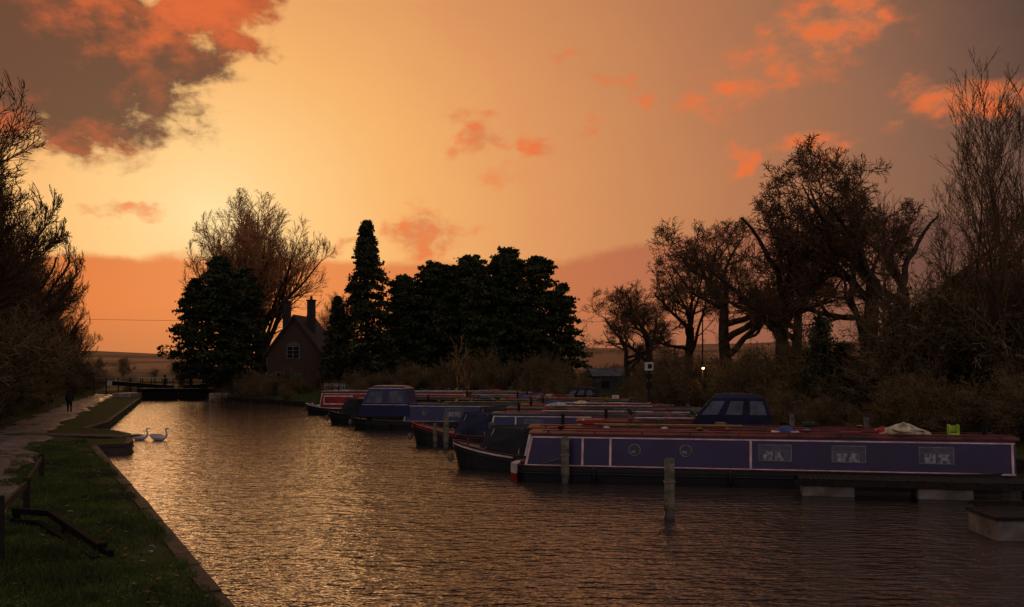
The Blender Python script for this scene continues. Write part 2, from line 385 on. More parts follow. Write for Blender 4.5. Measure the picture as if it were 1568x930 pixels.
# ------------------------------------------------------------------ grass blades on the left bank
rng = np.random.default_rng(5)
nb = 85000
yy = 13+34*rng.random(nb)**1.5; ex = np.interp(yy, [6, 16.3, 25.3, 43, 47], [0, -5, -9.3, -17.9, -20])
px_ = np.interp(yy, [6, 21, 28, 36, 46, 60], [-5.5, -12.3, -15.6, -19, -23.2, -28.8])+1.2
xx = ex-.14-(rng.random(nb)**1.15)*(np.maximum(.5, ex-.14-px_)+.3)
zz = hgt(xx, yy)
patchy = (1+.55*np.sin(xx*1.7+1)*np.sin(yy*1.3))*(1+.35*np.sin(xx*4.1)*np.sin(yy*3.7))
hgt_b = rng.uniform(.03, .12, nb)*patchy; a = rng.random(nb)*6.283; wd = .008+.010*rng.random(nb)
lean = rng.normal(0, .06, (nb, 2))
v0 = np.stack([xx-wd*np.cos(a), yy-wd*np.sin(a), zz-.02], -1); v1 = np.stack([xx+wd*np.cos(a), yy+wd*np.sin(a), zz-.02], -1)
v2 = np.stack([xx+lean[:, 0], yy+lean[:, 1], zz+hgt_b], -1)
gv = np.stack([v0, v1, v2], 1).reshape(-1, 3)
gf = np.arange(nb*3).reshape(-1, 3)
add_obj('grass', fast_mesh('grass', gv, [(gf, 0)], [mat('grass_blade', (.088, .120, .020), .8, col2=(.040, .044, .012), scale=.8, spec=.2)]))
nl_ = 900; sel_ = rng.integers(0, nb, nl_); c_ = np.stack([xx[sel_], yy[sel_], zz[sel_]+.05], -1)
A = rng.normal(0, .03, (nl_, 3)); B = rng.normal(0, .03, (nl_, 3)); A[:, 2] *= .3; B[:, 2] *= .3
lv4 = np.stack([c_-A, c_+B, c_+A, c_-B], 1).reshape(-1, 3)
add_obj('fallen_leaves', fast_mesh('fallen_leaves', lv4, [(np.arange(nl_*4).reshape(-1, 4), 0)], [mat('dead_leaf', (.22, .11, .04), .7, col2=(.08, .045, .02), scale=2)]))

# ------------------------------------------------------------------ trees
bark = mat('bark', (0.085, 0.052, 0.030), .9, col2=(0.035, 0.025, 0.016), scale=3, spec=.1, det=2)
twig = mat('twig', (0.20, 0.11, 0.052), .85, col2=(0.08, 0.048, 0.026), scale=1.0, spec=.15, det=1)
twig_pale = mat('twig_pale', (0.58, 0.27, 0.11), .85, col2=(0.34, 0.155, 0.065), scale=.6, spec=.15, det=1)
scrub = mat('scrub_twig', (0.32, 0.20, 0.09), .9, col2=(0.10, 0.068, 0.03), scale=.8, spec=.1, det=1)
fol = mat('evergreen_foliage', (0.07, 0.078, 0.024), .8, col2=(0.014, 0.018, 0.008), scale=.55, spec=.2, det=2)
fol2 = mat('ivy_foliage', (0.09, 0.08, 0.024), .7, col2=(0.025, 0.024, 0.010), scale=1.0, spec=.3, det=1)

def tubes(segs, sides):
    S = np.array(segs, float)
    if len(S) == 0: return np.zeros((0, 3)), np.zeros((0, 4), int)
    p0, p1, r0, r1 = S[:, 0:3], S[:, 3:6], S[:, 6], S[:, 7]
    a = p1-p0; a /= np.linalg.norm(a, axis=1)[:, None]+1e-9
    h = np.where(np.abs(a[:, 2:3]) < .9, np.array([[0, 0, 1.]]), np.array([[1., 0, 0]]))
    u = np.cross(a, h); u /= np.linalg.norm(u, axis=1)[:, None]+1e-9; wv = np.cross(a, u)
    th = 2*np.pi*np.arange(sides)/sides; c, s_ = np.cos(th), np.sin(th)
    ring = u[:, None, :]*c[None, :, None]+wv[:, None, :]*s_[None, :, None]
    V0 = p0[:, None]+ring*r0[:, None, None]; V1 = p1[:, None]+ring*r1[:, None, None]
    V = np.concatenate([V0, V1], 1).reshape(-1, 3)
    base_ = (np.arange(len(S))*2*sides)[:, None]; i = np.arange(sides); j = (i+1) % sides
    Fc = np.stack([base_+i, base_+j, base_+sides+j, base_+sides+i], -1).reshape(-1, 4)
    return V, Fc

def grow_tree(seed, trunkL, r0, lv, rmin, dir0=(0, 0, 1), base=(0, 0, 0), stems=1, spread=.0, cap=20000):
    q = random.Random(seed); segs = []; thick = []
    def rec(p, d, Ln, r, l):
        c = lv[l]; n = c['n']; st = Ln/n; tap = c.get('tap', .35)
        for i in range(n):
            wg = c['wig']
            dx, dy, dz = d[0]+q.gauss(0, wg), d[1]+q.gauss(0, wg), d[2]+q.gauss(0, wg)+c['up']
            k = 1/math.sqrt(dx*dx+dy*dy+dz*dz); d = (dx*k, dy*k, dz*k)
            e = (p[0]+d[0]*st, p[1]+d[1]*st, p[2]+d[2]*st)
            ra = max(rmin, r*(1-(1-tap)*i/n)); rb = max(rmin*.8, r*(1-(1-tap)*(i+1)/n))
            (thick if ra > .05 else segs).append((*p, *e, ra, rb))
            p = e
            if l+1 < len(lv) and (i+1)/n >= c['start'] and len(segs) < cap:
                kk = c['kids']; m = int(kk)+(1 if q.random() < kk-int(kk) else 0)
                if i == n-1: m += c.get('end', 1)
                for _ in range(m):
                    an = math.radians(q.uniform(*c['ang']))
                    ax = Vector((q.gauss(0, 1), q.gauss(0, 1), q.gauss(0, 1)*.7)); dv = Vector(d)
                    pp = (ax-dv*ax.dot(dv)).normalized(); nd = dv*math.cos(an)+pp*math.sin(an)
                    rec(p, tuple(nd), Ln*q.uniform(*c['ratio'])*(1-.35*i/n), rb*q.uniform(.45, .75), l+1)
    for s in range(stems):
        if spread:
            t_ = q.random()*6.283; sv = spread*q.uniform(.2, 1)
            d = Vector((dir0[0]+math.cos(t_)*sv, dir0[1]+math.sin(t_)*sv, dir0[2])).normalized()
            bs = (base[0]+math.cos(t_)*sv*.5, base[1]+math.sin(t_)*sv*.5, base[2])
        else: d = dir0; bs = base
        rec(bs, tuple(d), trunkL*q.uniform(.8, 1.1) if stems > 1 else trunkL, r0, 0)
    return thick, segs

def leaf_tris(centres, size, rg, flat=.6):
    n = len(centres); c = np.asarray(centres)
    A = rg.normal(0, 1, (n, 3)); A[:, 2] *= flat; A /= np.linalg.norm(A, axis=1)[:, None]
    B = rg.normal(0, 1, (n, 3)); B[:, 2] *= flat; B -= A*(A*B).sum(1)[:, None]; B /= np.linalg.norm(B, axis=1)[:, None]
    s_ = size*rg.uniform(.6, 1.4, n)[:, None]
    V = np.stack([c-A*s_-B*s_*.5, c+A*s_-B*s_*.4, c+B*s_*.9], 1).reshape(-1, 3)
    return V, np.arange(3*n).reshape(-1, 3)

def tree_mesh(name, thick, thin, mats, leaves=None):
    v1, f1 = tubes(thick, 7); v2, f2 = tubes(thin, 3)
    V = np.concatenate([v1, v2]); G = [(f1, 0), (f2+len(v1), 1)]
    if leaves is not None:
        lv_, lf = leaves; G.append((lf+len(V), 2)); V = np.concatenate([V, lv_])
    return fast_mesh(name, V, G, mats)

OAK = [dict(n=6, kids=.9, start=.5, ang=(30, 62), ratio=(1.0, 1.35), wig=.06, up=.05, tap=.6, end=3),
       dict(n=8, kids=1.0, start=.25, ang=(30, 65), ratio=(.38, .58), wig=.17, up=.07, tap=.3),
       dict(n=6, kids=1.1, start=.2, ang=(30, 70), ratio=(.4, .62), wig=.20, up=.07, tap=.3),
       dict(n=5, kids=1.1, start=.2, ang=(30, 65), ratio=(.4, .7), wig=.20, up=.07, tap=.4),
       dict(n=3, kids=1.2, start=.3, ang=(25, 60), ratio=(.5, .8), wig=.20, up=.06, tap=.5),
       dict(n=2, kids=0, start=1, ang=(25, 60), ratio=(.5, .8), wig=.2, up=.05, tap=.6)]
def norm_tree(th, tn, H, dome=None):
    al = np.array(th+tn); zt = al[:, 5].max(); k = H/zt
    a_ = np.array(th)*k if th else []; b_ = np.array(tn)*k
    if dome:
        rx, rz_, zc = dome
        def warp(Pt):
            c = Pt-np.array([0, 0, zc*H]); s_ = np.array([rx*H, rx*H, rz_*H]); u = c/s_; r = np.linalg.norm(u, axis=1)[:, None]+1e-6
            f = np.where(r > .55, (.55+.5*np.tanh((r-.55)/.5))/r, 1.0); f = np.where(c[:, 2:3] < -.35*H, 1.0, f)
            return c*f+np.array([0, 0, zc*H])
        for arr in (a_, b_):
            arr[:, 0:3] = warp(arr[:, 0:3]); arr[:, 3:6] = warp(arr[:, 3:6])
        k2 = H/max(b_[:, 5].max(), 1); a_[:, :6] *= k2; b_[:, :6] *= k2
    return a_, b_
oaks = []
for sd_ in (11, 23, 37):
    th, tn = grow_tree(sd_, 5.2, .40, OAK, .011, cap=26000); th, tn = norm_tree(th, tn, 15)
    oaks.append(tree_mesh('oak_%d' % sd_, th, tn, [bark, twig]))
FAN = [dict(n=6, kids=2.2, start=.2, ang=(16, 50), ratio=(.9, 1.3), wig=.04, up=.05, tap=.55, end=4),
       dict(n=7, kids=1.2, start=.2, ang=(18, 45), ratio=(.4, .6), wig=.06, up=.05, tap=.3),
       dict(n=5, kids=1.5, start=.2, ang=(15, 45), ratio=(.4, .65), wig=.08, up=.06, tap=.3),
       dict(n=4, kids=1.4, start=.2, ang=(15, 45), ratio=(.45, .7), wig=.1, up=.06, tap=.4),
       dict(n=2, kids=0, start=1, ang=(20, 40), ratio=(.5, .8), wig=.12, up=.05, tap=.5)]
fans = []
for sd_ in (5, 8):
    th, tn = grow_tree(sd_, 5.5, .34, FAN, .011, stems=2, spread=.25, cap=26000); th, tn = norm_tree(th, tn, 20, (.38, .46, .54))
    fans.append(tree_mesh('fan_%d' % sd_, th, tn, [bark, twig_pale]))
fanb = fans[1].copy(); fanb.materials[1] = twig
fanc = fans[0].copy(); fanc.materials[1] = twig
WH = [dict(n=14, kids=1.6, start=.12, ang=(18, 40), ratio=(.26, .42), wig=.03, up=.05, tap=.12, end=2),
      dict(n=7, kids=1.0, start=.15, ang=(15, 35), ratio=(.35, .55), wig=.05, up=.12, tap=.25),
      dict(n=4, kids=1.3, start=.2, ang=(15, 35), ratio=(.4, .6), wig=.07, up=.1, tap=.4),
      dict(n=3, kids=0, start=1, ang=(20, 40), ratio=(.5, .8), wig=.1, up=.1, tap=.5)]
whips = []
for sd_ in (2, 9):
    th, tn = grow_tree(sd_, 16, .17, WH, .012); th, tn = norm_tree(th, tn, 17)
    whips.append(tree_mesh('whip_%d' % sd_, th, tn, [bark, twig]))
SH = [dict(n=6, kids=1.1, start=.15, ang=(15, 55), ratio=(.4, .7), wig=.12, up=.03, tap=.4, end=2),
      dict(n=4, kids=1.2, start=.2, ang=(20, 60), ratio=(.4, .7), wig=.16, up=.03, tap=.4),
      dict(n=3, kids=1.0, start=.2, ang=(20, 60), ratio=(.5, .8), wig=.18, up=.02, tap=.5),
      dict(n=2, kids=0, start=1, ang=(20, 60), ratio=(.5, .8), wig=.2, up=0, tap=.5)]
shrubs = []
for sd_ in (1, 4, 6):
    rg = np.random.default_rng(sd_)
    th, tn = grow_tree(sd_, 3.0, .05, SH, .010, stems=22, spread=.8, cap=8000); th, tn = norm_tree(th, tn, 4)
    allp = np.array(tn)[:, 3:6]; sel_ = allp[rg.integers(0, len(allp), 3600)]+rg.normal(0, .08, (3600, 3))
    sel_ = sel_[sel_[:, 2] < 3.6-rg.random(len(sel_))*2.8]
    shrubs.append(tree_mesh('shrub_%d' % sd_, th, tn, [bark, scrub, fol2], leaf_tris(sel_, .055, rg)))

def evergreen(seed, H, prof, nbr, per, size, droop=.25, name='e', m=None, lump=.25, lobes=((0, 0, 1, 1),), tmin=.02):
    rg = np.random.default_rng(seed); C = []; br = []
    for (lx, ly, lh, lr) in lobes:
        Hh = H*lh; br += [(0, 0, 0, lx, ly, Hh*.5, .32*lr, .2*lr), (lx, ly, Hh*.5, lx, ly, Hh*.96, .2*lr, .04)]
        for i in range(int(nbr*lr*lr*lh)):
            t_ = tmin+(.99-tmin)*rg.random()**.85; a_ = rg.random()*6.283
            Ln = lr*prof(t_)*(1-lump+lump*1.3*rg.random())*(1+.14*math.sin(3*a_+seed+5*t_+lx))
            up_ = .35*(t_)-.05; z0 = t_*Hh; zt = z0+Ln*(up_*.6-droop*.6)
            ex_, ey_ = math.cos(a_)*Ln, math.sin(a_)*Ln
            br.append((lx, ly, z0-Ln*.1, lx+ex_*.9, ly+ey_*.9, zt, .05, .015))
            s_ = (.25+.78*rg.random(per)**.7)
            zc = np.interp(s_, [0, .5, 1.05], [z0-Ln*.1, z0+Ln*up_*.3, zt-.05*Ln])
            wdt = (.06+.26*Ln*(1-s_)*s_*2+.10)
            C.append(np.stack([lx+ex_*s_+rg.normal(0, 1, per)*wdt, ly+ey_*s_+rg.normal(0, 1, per)*wdt, zc-np.abs(rg.normal(0, .16, per))*1.2+rg.normal(0, .08, per)], -1))
    C = np.concatenate(C)
    return tree_mesh(name, br, [(0, 0, H*.5, 0, 0, H*.6, .03, .01)], [bark, bark, m or fol], leaf_tris(C, size, rg, .8))
cone = lambda R_: (lambda t: R_*(1-t)**.8*(1 if t > .1 else .75)+.15)
ovo = lambda R_: (lambda t: R_*min(1, .7+2*t)*max(.05, (1-t**2.2))**.55+.1)
E_spruce = evergreen(3, 19, cone(5.0), 300, 70, .19, .3, 'spruce', lump=.45)
E_mass1 = evergreen(4, 17, ovo(4.4), 300, 70, .21, .05, 'cypress', lump=.5, lobes=((0, 0, 1, 1), (-3.6, .5, .9, .85), (3.4, -1, .93, .8), (1, -3, .7, .8)))
E_mass2 = evergreen(14, 17, ovo(4.2), 300, 70, .21, .12, 'cypress2', lump=.55, lobes=((0, 0, 1, 1), (3.8, .5, .95, .9), (6.4, -1, .74, .7), (-3, -2, .8, .8)))
yewp = lambda t: 5.3*min(1, max(.1, (t-.06)*5.0))*max(.05, (1-t**1.8))**.66+.1
E_cedar = evergreen(5, 18.2, yewp, 300, 75, .20, .16, 'yew', lump=.5, lobes=((0, 0, 1, 1), (-3.0, 0, .84, .75), (3.0, .5, .93, .72)), tmin=.1)
E_small = evergreen(6, 5, ovo(1.1), 110, 60, .09, .1, 'ivyclump', m=fol2, lump=.5)

def place(name, me, x, y, s, rz=None, parent=None, sz=None, dz=-.15):
    z = float(hgt(np.array([x]), np.array([y]))[0])+dz
    return add_obj(name, me, (x, y, z), (0, 0, R.random()*6.28 if rz is None else rz), (s, s, sz or s), parent)

place('yew_tree', E_cedar, -36.2, 123.5, .97, 0.05)
place('bare_ash_tree', fans[0], -34.8, 138, 1.34, .5, sz=1.36)
place('bare_ash_tree', fans[1], -38.8, 140, 1.12, 4.5, sz=1.18)
place('bare_ash_tree', fans[0], -25.0, 139, .5, 1.5, sz=.68)
place('spruce_tree', E_spruce, -17.2, 118, 1.0, 0, sz=1.05)
place('spruce_tree', E_spruce, -20.9, 119.5, .6, 1, sz=.60)
place('cypress_tree', E_mass1, -9.6, 121, 1.0, .1, sz=.92)
place('cypress_tree', E_mass2, -.6, 117, 1.0, -.05, sz=.99)
place('cypress_tree', E_mass1, -4.8, 119, 1.0, 2.9, sz=.97)
place('cypress_tree', E_spruce, -13.4, 119, .75, 2.9, sz=.70)
for (x, y, h, k) in ((21.6, 61, 16.8, 0), (25.5, 66, 15, 1), (18.4, 66, 14.2, 1), (16.3, 75, 14.6, 2), (15.0, 86, 13.0, 0), (12.6, 91, 10.8, 1), (11.6, 99, 8.6, 2), (22.5, 80, 14, 2)):
    place('bare_oak_tree', oaks[k], x, y, h/15, sz=h/15)
for (x, y, h, k) in ((21.3, 50, 13.5, 0), (22.8, 49, 16.5, 1), (24.4, 51, 17.5, 0), (26.3, 52, 19, 1), (23.4, 46.5, 15, 0), (25, 47.5, 17.5, 1), (20.3, 52, 12.5, 1), (26.8, 50, 17, 0)):
    place('bare_poplar_tree', whips[k], x, y, h/17*1.1, sz=h/17)
for (x, y, h, k) in ((-29.2, 46, 19, 0), (-34.2, 57, 18.5, 1), (-39.4, 72, 16.5, 0), (-43.2, 83, 16, 1), (-47.6, 94, 15.0, 0), (-51.6, 104, 14.5, 1), (-56.0, 115, 14.0, 0), (-59.5, 127, 12.5, 1), (-62.0, 138, 11, 0), (-33, 51, 17, 1)):
    place('bare_ash_tree', fanb if k else fanc, x, y, h/20*1.12, sz=h/20)

hed = add_empty('hedgerow_thicket')
def shrubrow(n, fx, parent, nm, kmin, kmax, ztall=1.0):
    for i in range(n):
        x, y, kk = fx(i/(n-1))
        x += R.uniform(-1.1, 1.1); y += R.uniform(-1.3, 1.3)
        k = R.uniform(kmin, kmax)*kk
        place(nm+'_%d' % i, shrubs[R.randrange(3)], x, y, k, parent=parent, sz=k*ztall*R.uniform(.85, 1.2), dz=-.3)
def interp(pts):
    pts = np.array(pts, float); s_ = np.linspace(0, 1, len(pts))
    return lambda t: tuple(np.interp(t, s_, pts[:, j]) for j in range(pts.shape[1]))
shrubrow(22, interp([(25, 40, 1.2), (20.6, 45, 1.15), (17.4, 49.5, .85), (14.8, 55, .75), (13.5, 62, .8)]), hed, 'front', .55, .9)
shrubrow(22, interp([(29, 47, 2.1), (24, 51, 1.9), (20.5, 55, 1.5), (17.5, 62, 1.25), (15, 75, 1.2), (12, 90, 1.0)]), hed, 'back', .8, 1.15)
shrubrow(10, interp([(10.5, 76, .7), (9, 86, .8), (6.5, 95, .8), (2, 101, .8), (-6, 103, 1.0)]), hed, 'marina', .7, 1.1)
hed2 = add_empty('bankside_scrub')
shrubrow(12, interp([(4, 103, 1.1), (-1.5, 104, 1.6), (-6, 104, 1.6), (-13, 106, .8), (-21, 107, .6), (-29, 115, .8), (-34, 120, .7)]), hed2, 's', .8, 1.1)
shrubrow(12, interp([(-8, 109, 1.0), (-16, 112, 1.0), (-22, 117, .7), (-31, 121, 1.0), (-34, 123, .8)]), hed2, 't', .7, 1.0)
hed3 = add_empty('embankment_scrub')
shrubrow(28, interp([(-26.5, 46, .9), (-32.6, 60, 1.0), (-38.3, 75, 1.0), (-45.6, 95, 1.0), (-52.6, 115, .9), (-58, 130, .9), (-60, 142, .9)]), hed3, 'e', .7, 1.1)
shrubrow(26, interp([(-29.5, 48, 1.9), (-35.5, 61, 2.3), (-41.2, 76, 2.2), (-48, 94, 2.1), (-55.0, 112, 1.9), (-60, 130, 1.6), (-62, 142, 1.4)]), hed3, 'f', .85, 1.15)
place('ivy_bush', E_small, 17.4, 56, .9, sz=1.25); place('ivy_bush', E_small, 19.0, 57, 1.0, sz=.9)
for (x, y, s_, z_) in ((24, 52, 1.7, 1.5), (-38.4, 70, 2.0, 1.7), (-32.2, 56, 1.8, 1.6), (-44.5, 86, 1.8, 1.5), (-49.0, 97, 1.7, 1.3), (-35.0, 63, 1.8, 1.5)):
    place('ivy_clad_tree', E_small, x, y, s_, sz=z_)
dt = add_empty('distant_trees')
for i in range(54):
    a_ = R.uniform(-.45, .35) if i % 3 else R.uniform(-.42, -.30); d_ = R.uniform(240, 800); x, y = math.sin(a_)*d_, math.cos(a_)*d_
    place('tree_%d' % i, shrubs[R.randrange(3)], x, y, R.uniform(1.0, 2.2), parent=dt)
for i in range(16):
    x = R.uniform(6, 26); y = R.uniform(130, 190); place('near_%d' % i, shrubs[R.randrange(3)], x, y, R.uniform(.8, 1.5), parent=dt)
SAP = grow_tree(77, 5, .06, WH[1:], .02); a_, b_ = norm_tree(SAP[0], SAP[1], 7)
sap = tree_mesh('sap', a_, b_, [twig_pale, twig_pale])
place('birch_sapling', sap, -5.6, 101, 1.0); place('birch_sapling', sap, -4.6, 100.5, .7)

# ------------------------------------------------------------------ house
hs = add_empty('brick_house', (-26.0, 125, 1.3), (0, 0, math.radians(-6)))
brick = bpy.data.materials.new('brick'); brick.use_nodes = True; g = brick.node_tree; b = g.nodes['Principled BSDF']; b.inputs['Roughness'].default_value = .9
t = g.nodes.new('ShaderNodeTexCoord'); mp = g.nodes.new('ShaderNodeMapping'); mp.inputs['Rotation'].default_value = (math.radians(90), 0, 0)
bt = g.nodes.new('ShaderNodeTexBrick'); bt.inputs['Scale'].default_value = 4; bt.inputs['Color1'].default_value = (.075, .034, .017, 1); bt.inputs['Color2'].default_value = (.045, .023, .014, 1); bt.inputs['Mortar'].default_value = (.08, .06, .045, 1)
g.links.new(t.outputs['Object'], mp.inputs[0]); g.links.new(mp.outputs[0], bt.inputs[0]); g.links.new(bt.outputs[0], b.inputs['Base Color'])
tile = mat('roof_tile', (.04, .024, .016), .8, col2=(.018, .014, .010), scale=3, bump=.6, bscale=8)
white = mat('white_paint', (.62, .56, .50), .5, var=.15); glass = mat('window_glass', (.012, .012, .014), .08, var=.1, spec=.5)
green = mat('green_door', (.03, .14, .08), .4); lit = mat('stone_trim', (.11, .085, .06), .8); woodw = mat('window_frame', (.28, .24, .20), .6)
mb = MB()
W2 = 3.4; D_ = 4.2; ev = 4.6; rg_ = 9.0
mb.add([(-W2, -D_, -1), (W2, -D_, -1), (W2, -D_, ev), (0, -D_, rg_), (-W2, -D_, ev), (-W2, D_, -1), (W2, D_, -1), (W2, D_, ev), (0, D_, rg_), (-W2, D_, ev)],
       [(0, 1, 2, 3, 4), (9, 8, 7, 6, 5), (1, 6, 7, 2), (5, 0, 4, 9)], brick); mb.build('walls', parent=hs)
mb = MB()
for sgn in (-1, 1):
    e = .45; k = (rg_-ev)/W2; o = D_+.35
    x0, z0 = sgn*(W2+e), ev-e*k
    P_ = [(x0, -o, z0), (x0, o, z0), (0, o, rg_), (0, -o, rg_)]
    Q_ = [(p[0], p[1], p[2]+.2) for p in P_]
    mb.hexa([*P_, *Q_], tile)
    mb.add([(x0, -o-.03, z0-.16), (0, -o-.03, rg_-.20), (0, -o-.03, rg_+.14), (x0, -o-.03, z0+.16)], [(0, 1, 2, 3)], tile)
mb.build('roof', parent=hs)
mb = MB()
mb.box((4.9, .6, 1.0), (3.0, 5.0, 4.0), brick); mb.add([(3.45, -2.1, 3.0), (6.6, -2.1, 3.0), (6.6, 3.3, 3.0), (3.45, 3.3, 3.0), (3.45, .6, 5.4), (6.6, .6, 5.4)], [(0, 1, 5, 4), (2, 3, 4, 5), (1, 2, 5), (0, 4, 3)], tile)
mb.build('wing', parent=hs)
mb = MB()
for (x, y) in ((-2.5, .5), (1.3, -1.5)):
    mb.box((x, y, 8.8), (.85, .85, 4.4), tile); mb.box((x, y, 11.08), (1.05, 1.05, .16), tile); mb.cyl((x, y, 11.15), (x, y, 11.6), .18, .14, tile, 10)
mb.build('chimneys', parent=hs)
mb = MB()
def hwin(x, z, w_, h_, arch=True):
    y = -D_
    mb.box((x, y-.02, z), (w_+.24, .06, h_+.24), lit); mb.box((x, y-.06, z), (w_, .04, h_), glass)
    for i in range(3): mb.box((x-w_/2+w_*i/2, y-.09, z), (.05, .03, h_), woodw)
    for i in range(4): mb.box((x, y-.095, z-h_/2+h_*i/3), (w_, .03, .035), woodw)
    if arch:
        vs = [(x+(w_/2+.1)*math.cos(t_), y-.04, z+h_/2+.1+.5*math.sin(t_)) for t_ in np.linspace(0, math.pi, 10)]
        mb.add(vs, [tuple(range(9, -1, -1))], lit)
hwin(-.1, 4.6, 1.5, 1.4); hwin(-1.7, 1.5, .9, 1.3, False)
mb.box((.5, -D_-.05, .9), (1.15, .1, 2.3), lit); mb.box((.5, -D_-.12, .85), (.95, .05, 2.1), green)
mb.build('windows_and_door', parent=hs)
mb = MB()
for i in range(16): mb.box((-21.5+i*.28, 114.5, 1.75), (.1, .04, 1.0), white)
mb.box((-19.4, 114.54, 1.5), (4.4, .04, .08), white); mb.box((-19.4, 114.54, 2.0), (4.4, .04, .08), white); mb.build('picket_fence')
for (x, y, k) in ((-30, 119.5, .95), (-22.6, 119, 1.0), (-27.2, 117.5, .5)): place('garden_shrub', shrubs[0], x, y, k)

# ------------------------------------------------------------------ lock gates
blackp = mat('black_paint', (.012, .010, .010), .6, var=.2, spec=.2)
lg = add_empty('lock_gate', (-41.6, 124.2, 0.1))
mb = MB()
for sgn in (-1, 1):
    for i in range(9): mb.box((sgn*(.28+i*.5), 0, .35), (.48, .16, 1.9), tim)
    mb.box((sgn*2.3, -.14, 1.0), (4.6, .1, .18), blackp); mb.box((sgn*2.3, -.14, .2), (4.6, .1, .18), blackp)
    mb.hexa([(sgn*.6, -.2, 1.30), (sgn*8.2, -.2, 1.75), (sgn*8.2, .2, 1.75), (sgn*.6, .2, 1.30), (sgn*.6, -.2, 1.72), (sgn*8.2, -.26, 2.30), (sgn*8.2, .26, 2.30), (sgn*.6, .2, 1.72)], blackp)
    mb.box((sgn*8.5, 0, 2.02), (.6, .56, .62), white)
    mb.box((sgn*4.9, 0, .7), (.4, .5, 2.6), blackp)
    for i in range(4): mb.box((sgn*(.5+i*1.35), -.5, 2.05), (.08, .08, 1.2), blackp)
    mb.box((sgn*2.5, -.5, 2.68), (4.8, .08, .09), white); mb.box((sgn*2.5, -.5, 2.2), (4.6, .06, .07), blackp)
    mb.box((sgn*2.4, -.55, 1.38), (4.8, .5, .08), woodw)
    mb.box((sgn*1.6, -.3, 2.3), (.25, .25, 1.5), blackp)
mb.build('gates', parent=lg)
mb = MB(); lconc = mat('lock_stone', (.42, .30, .22), .7, var=.3, scale=2)
mb.box((-47.3, 123.0, .45), (2.2, 5, 1.0), lconc, bev=.05); mb.box((-35.6, 123.0, .45), (2.2, 5, 1.0), lconc, bev=.05); mb.build('lock_wall')
mb = MB()
for i in range(14): mb.box((-55+i*1.6, 131, 1.6), (.12, .1, 2.3), tim)
mb.box((-44.6, 131, 2.7), (21, .08, .14), woodw); mb.box((-44.6, 131, 2.05), (21, .06, .12), tim); mb.build('post_and_rail_fence')

# ------------------------------------------------------------------ narrowboats
purple = mat('purple_paint', (.021, .005, .056), .36, var=.28, scale=.9, coat=.06)
navy = mat('navy_paint', (.010, .009, .038), .36, var=.25, scale=.7, coat=.08)
bluep = mat('blue_paint', (.012, .014, .070), .36, var=.25, scale=.8, coat=.08)
redp = mat('red_paint', (.34, .020, .014), .4, var=.25, scale=.8)
redroof = mat('red_roof', (.12, .016, .014), .5, var=.5, scale=1.6)
dgreen = mat('green_paint', (.010, .035, .016), .4, var=.25)
hullb = mat('hull_bitumen', (.008, .007, .007), .5, var=.4, scale=3, bump=.2)
cream = mat('cream_paint', (.72, .56, .48), .45, var=.22, scale=3)
pinkw = mat('coachline_paint', (.82, .52, .46), .45, var=.22, scale=3)
greyr = mat('grey_roof', (.075, .068, .066), .6, var=.4, scale=2)
canvasb = mat('blue_canvas', (.010, .011, .034), .9, var=.3, scale=2, bump=.7, bscale=4)
canvask = mat('black_canvas', (.012, .011, .012), .9, var=.3, scale=2, bump=.7, bscale=4)
brass = mat('brass', (.28, .17, .07), .4, metal=1.0, var=.2)
curtain = mat('net_curtain', (.42, .38, .42), .9, col2=(.05, .045, .06), scale=9)
plast = mat('clear_vinyl', (.060, .062, .095), .2, var=.5, scale=2)
winbg = mat('window_interior', (.085, .07, .10), .25, col2=(.03, .026, .04), scale=2.2)
yel = mat('yellow_plastic', (.45, .28, .04), .5); lime = mat('lime_plastic', (.40, .60, .04), .4); tarp = mat('cream_tarp', (.58, .46, .27), .8, var=.4, bump=.9, bscale=5)
rope = mat('rope', (.22, .17, .12), .9); plant = mat('pot_plant', (.06, .12, .03), .7); terr = mat('terracotta', (.30, .10, .05), .8); bluet = mat('blue_tarp', (.04, .07, .18), .7, bump=.5, bscale=5)
alloy = mat('grey_metal', (.20, .19, .21), .4, metal=.7)
wood = mat('plank_wood', (.15, .09, .05), .8, var=.4, scale=5)
dullt = mat('faded_tarp', (.16, .13, .11), .8, var=.4, bump=.8, bscale=5)

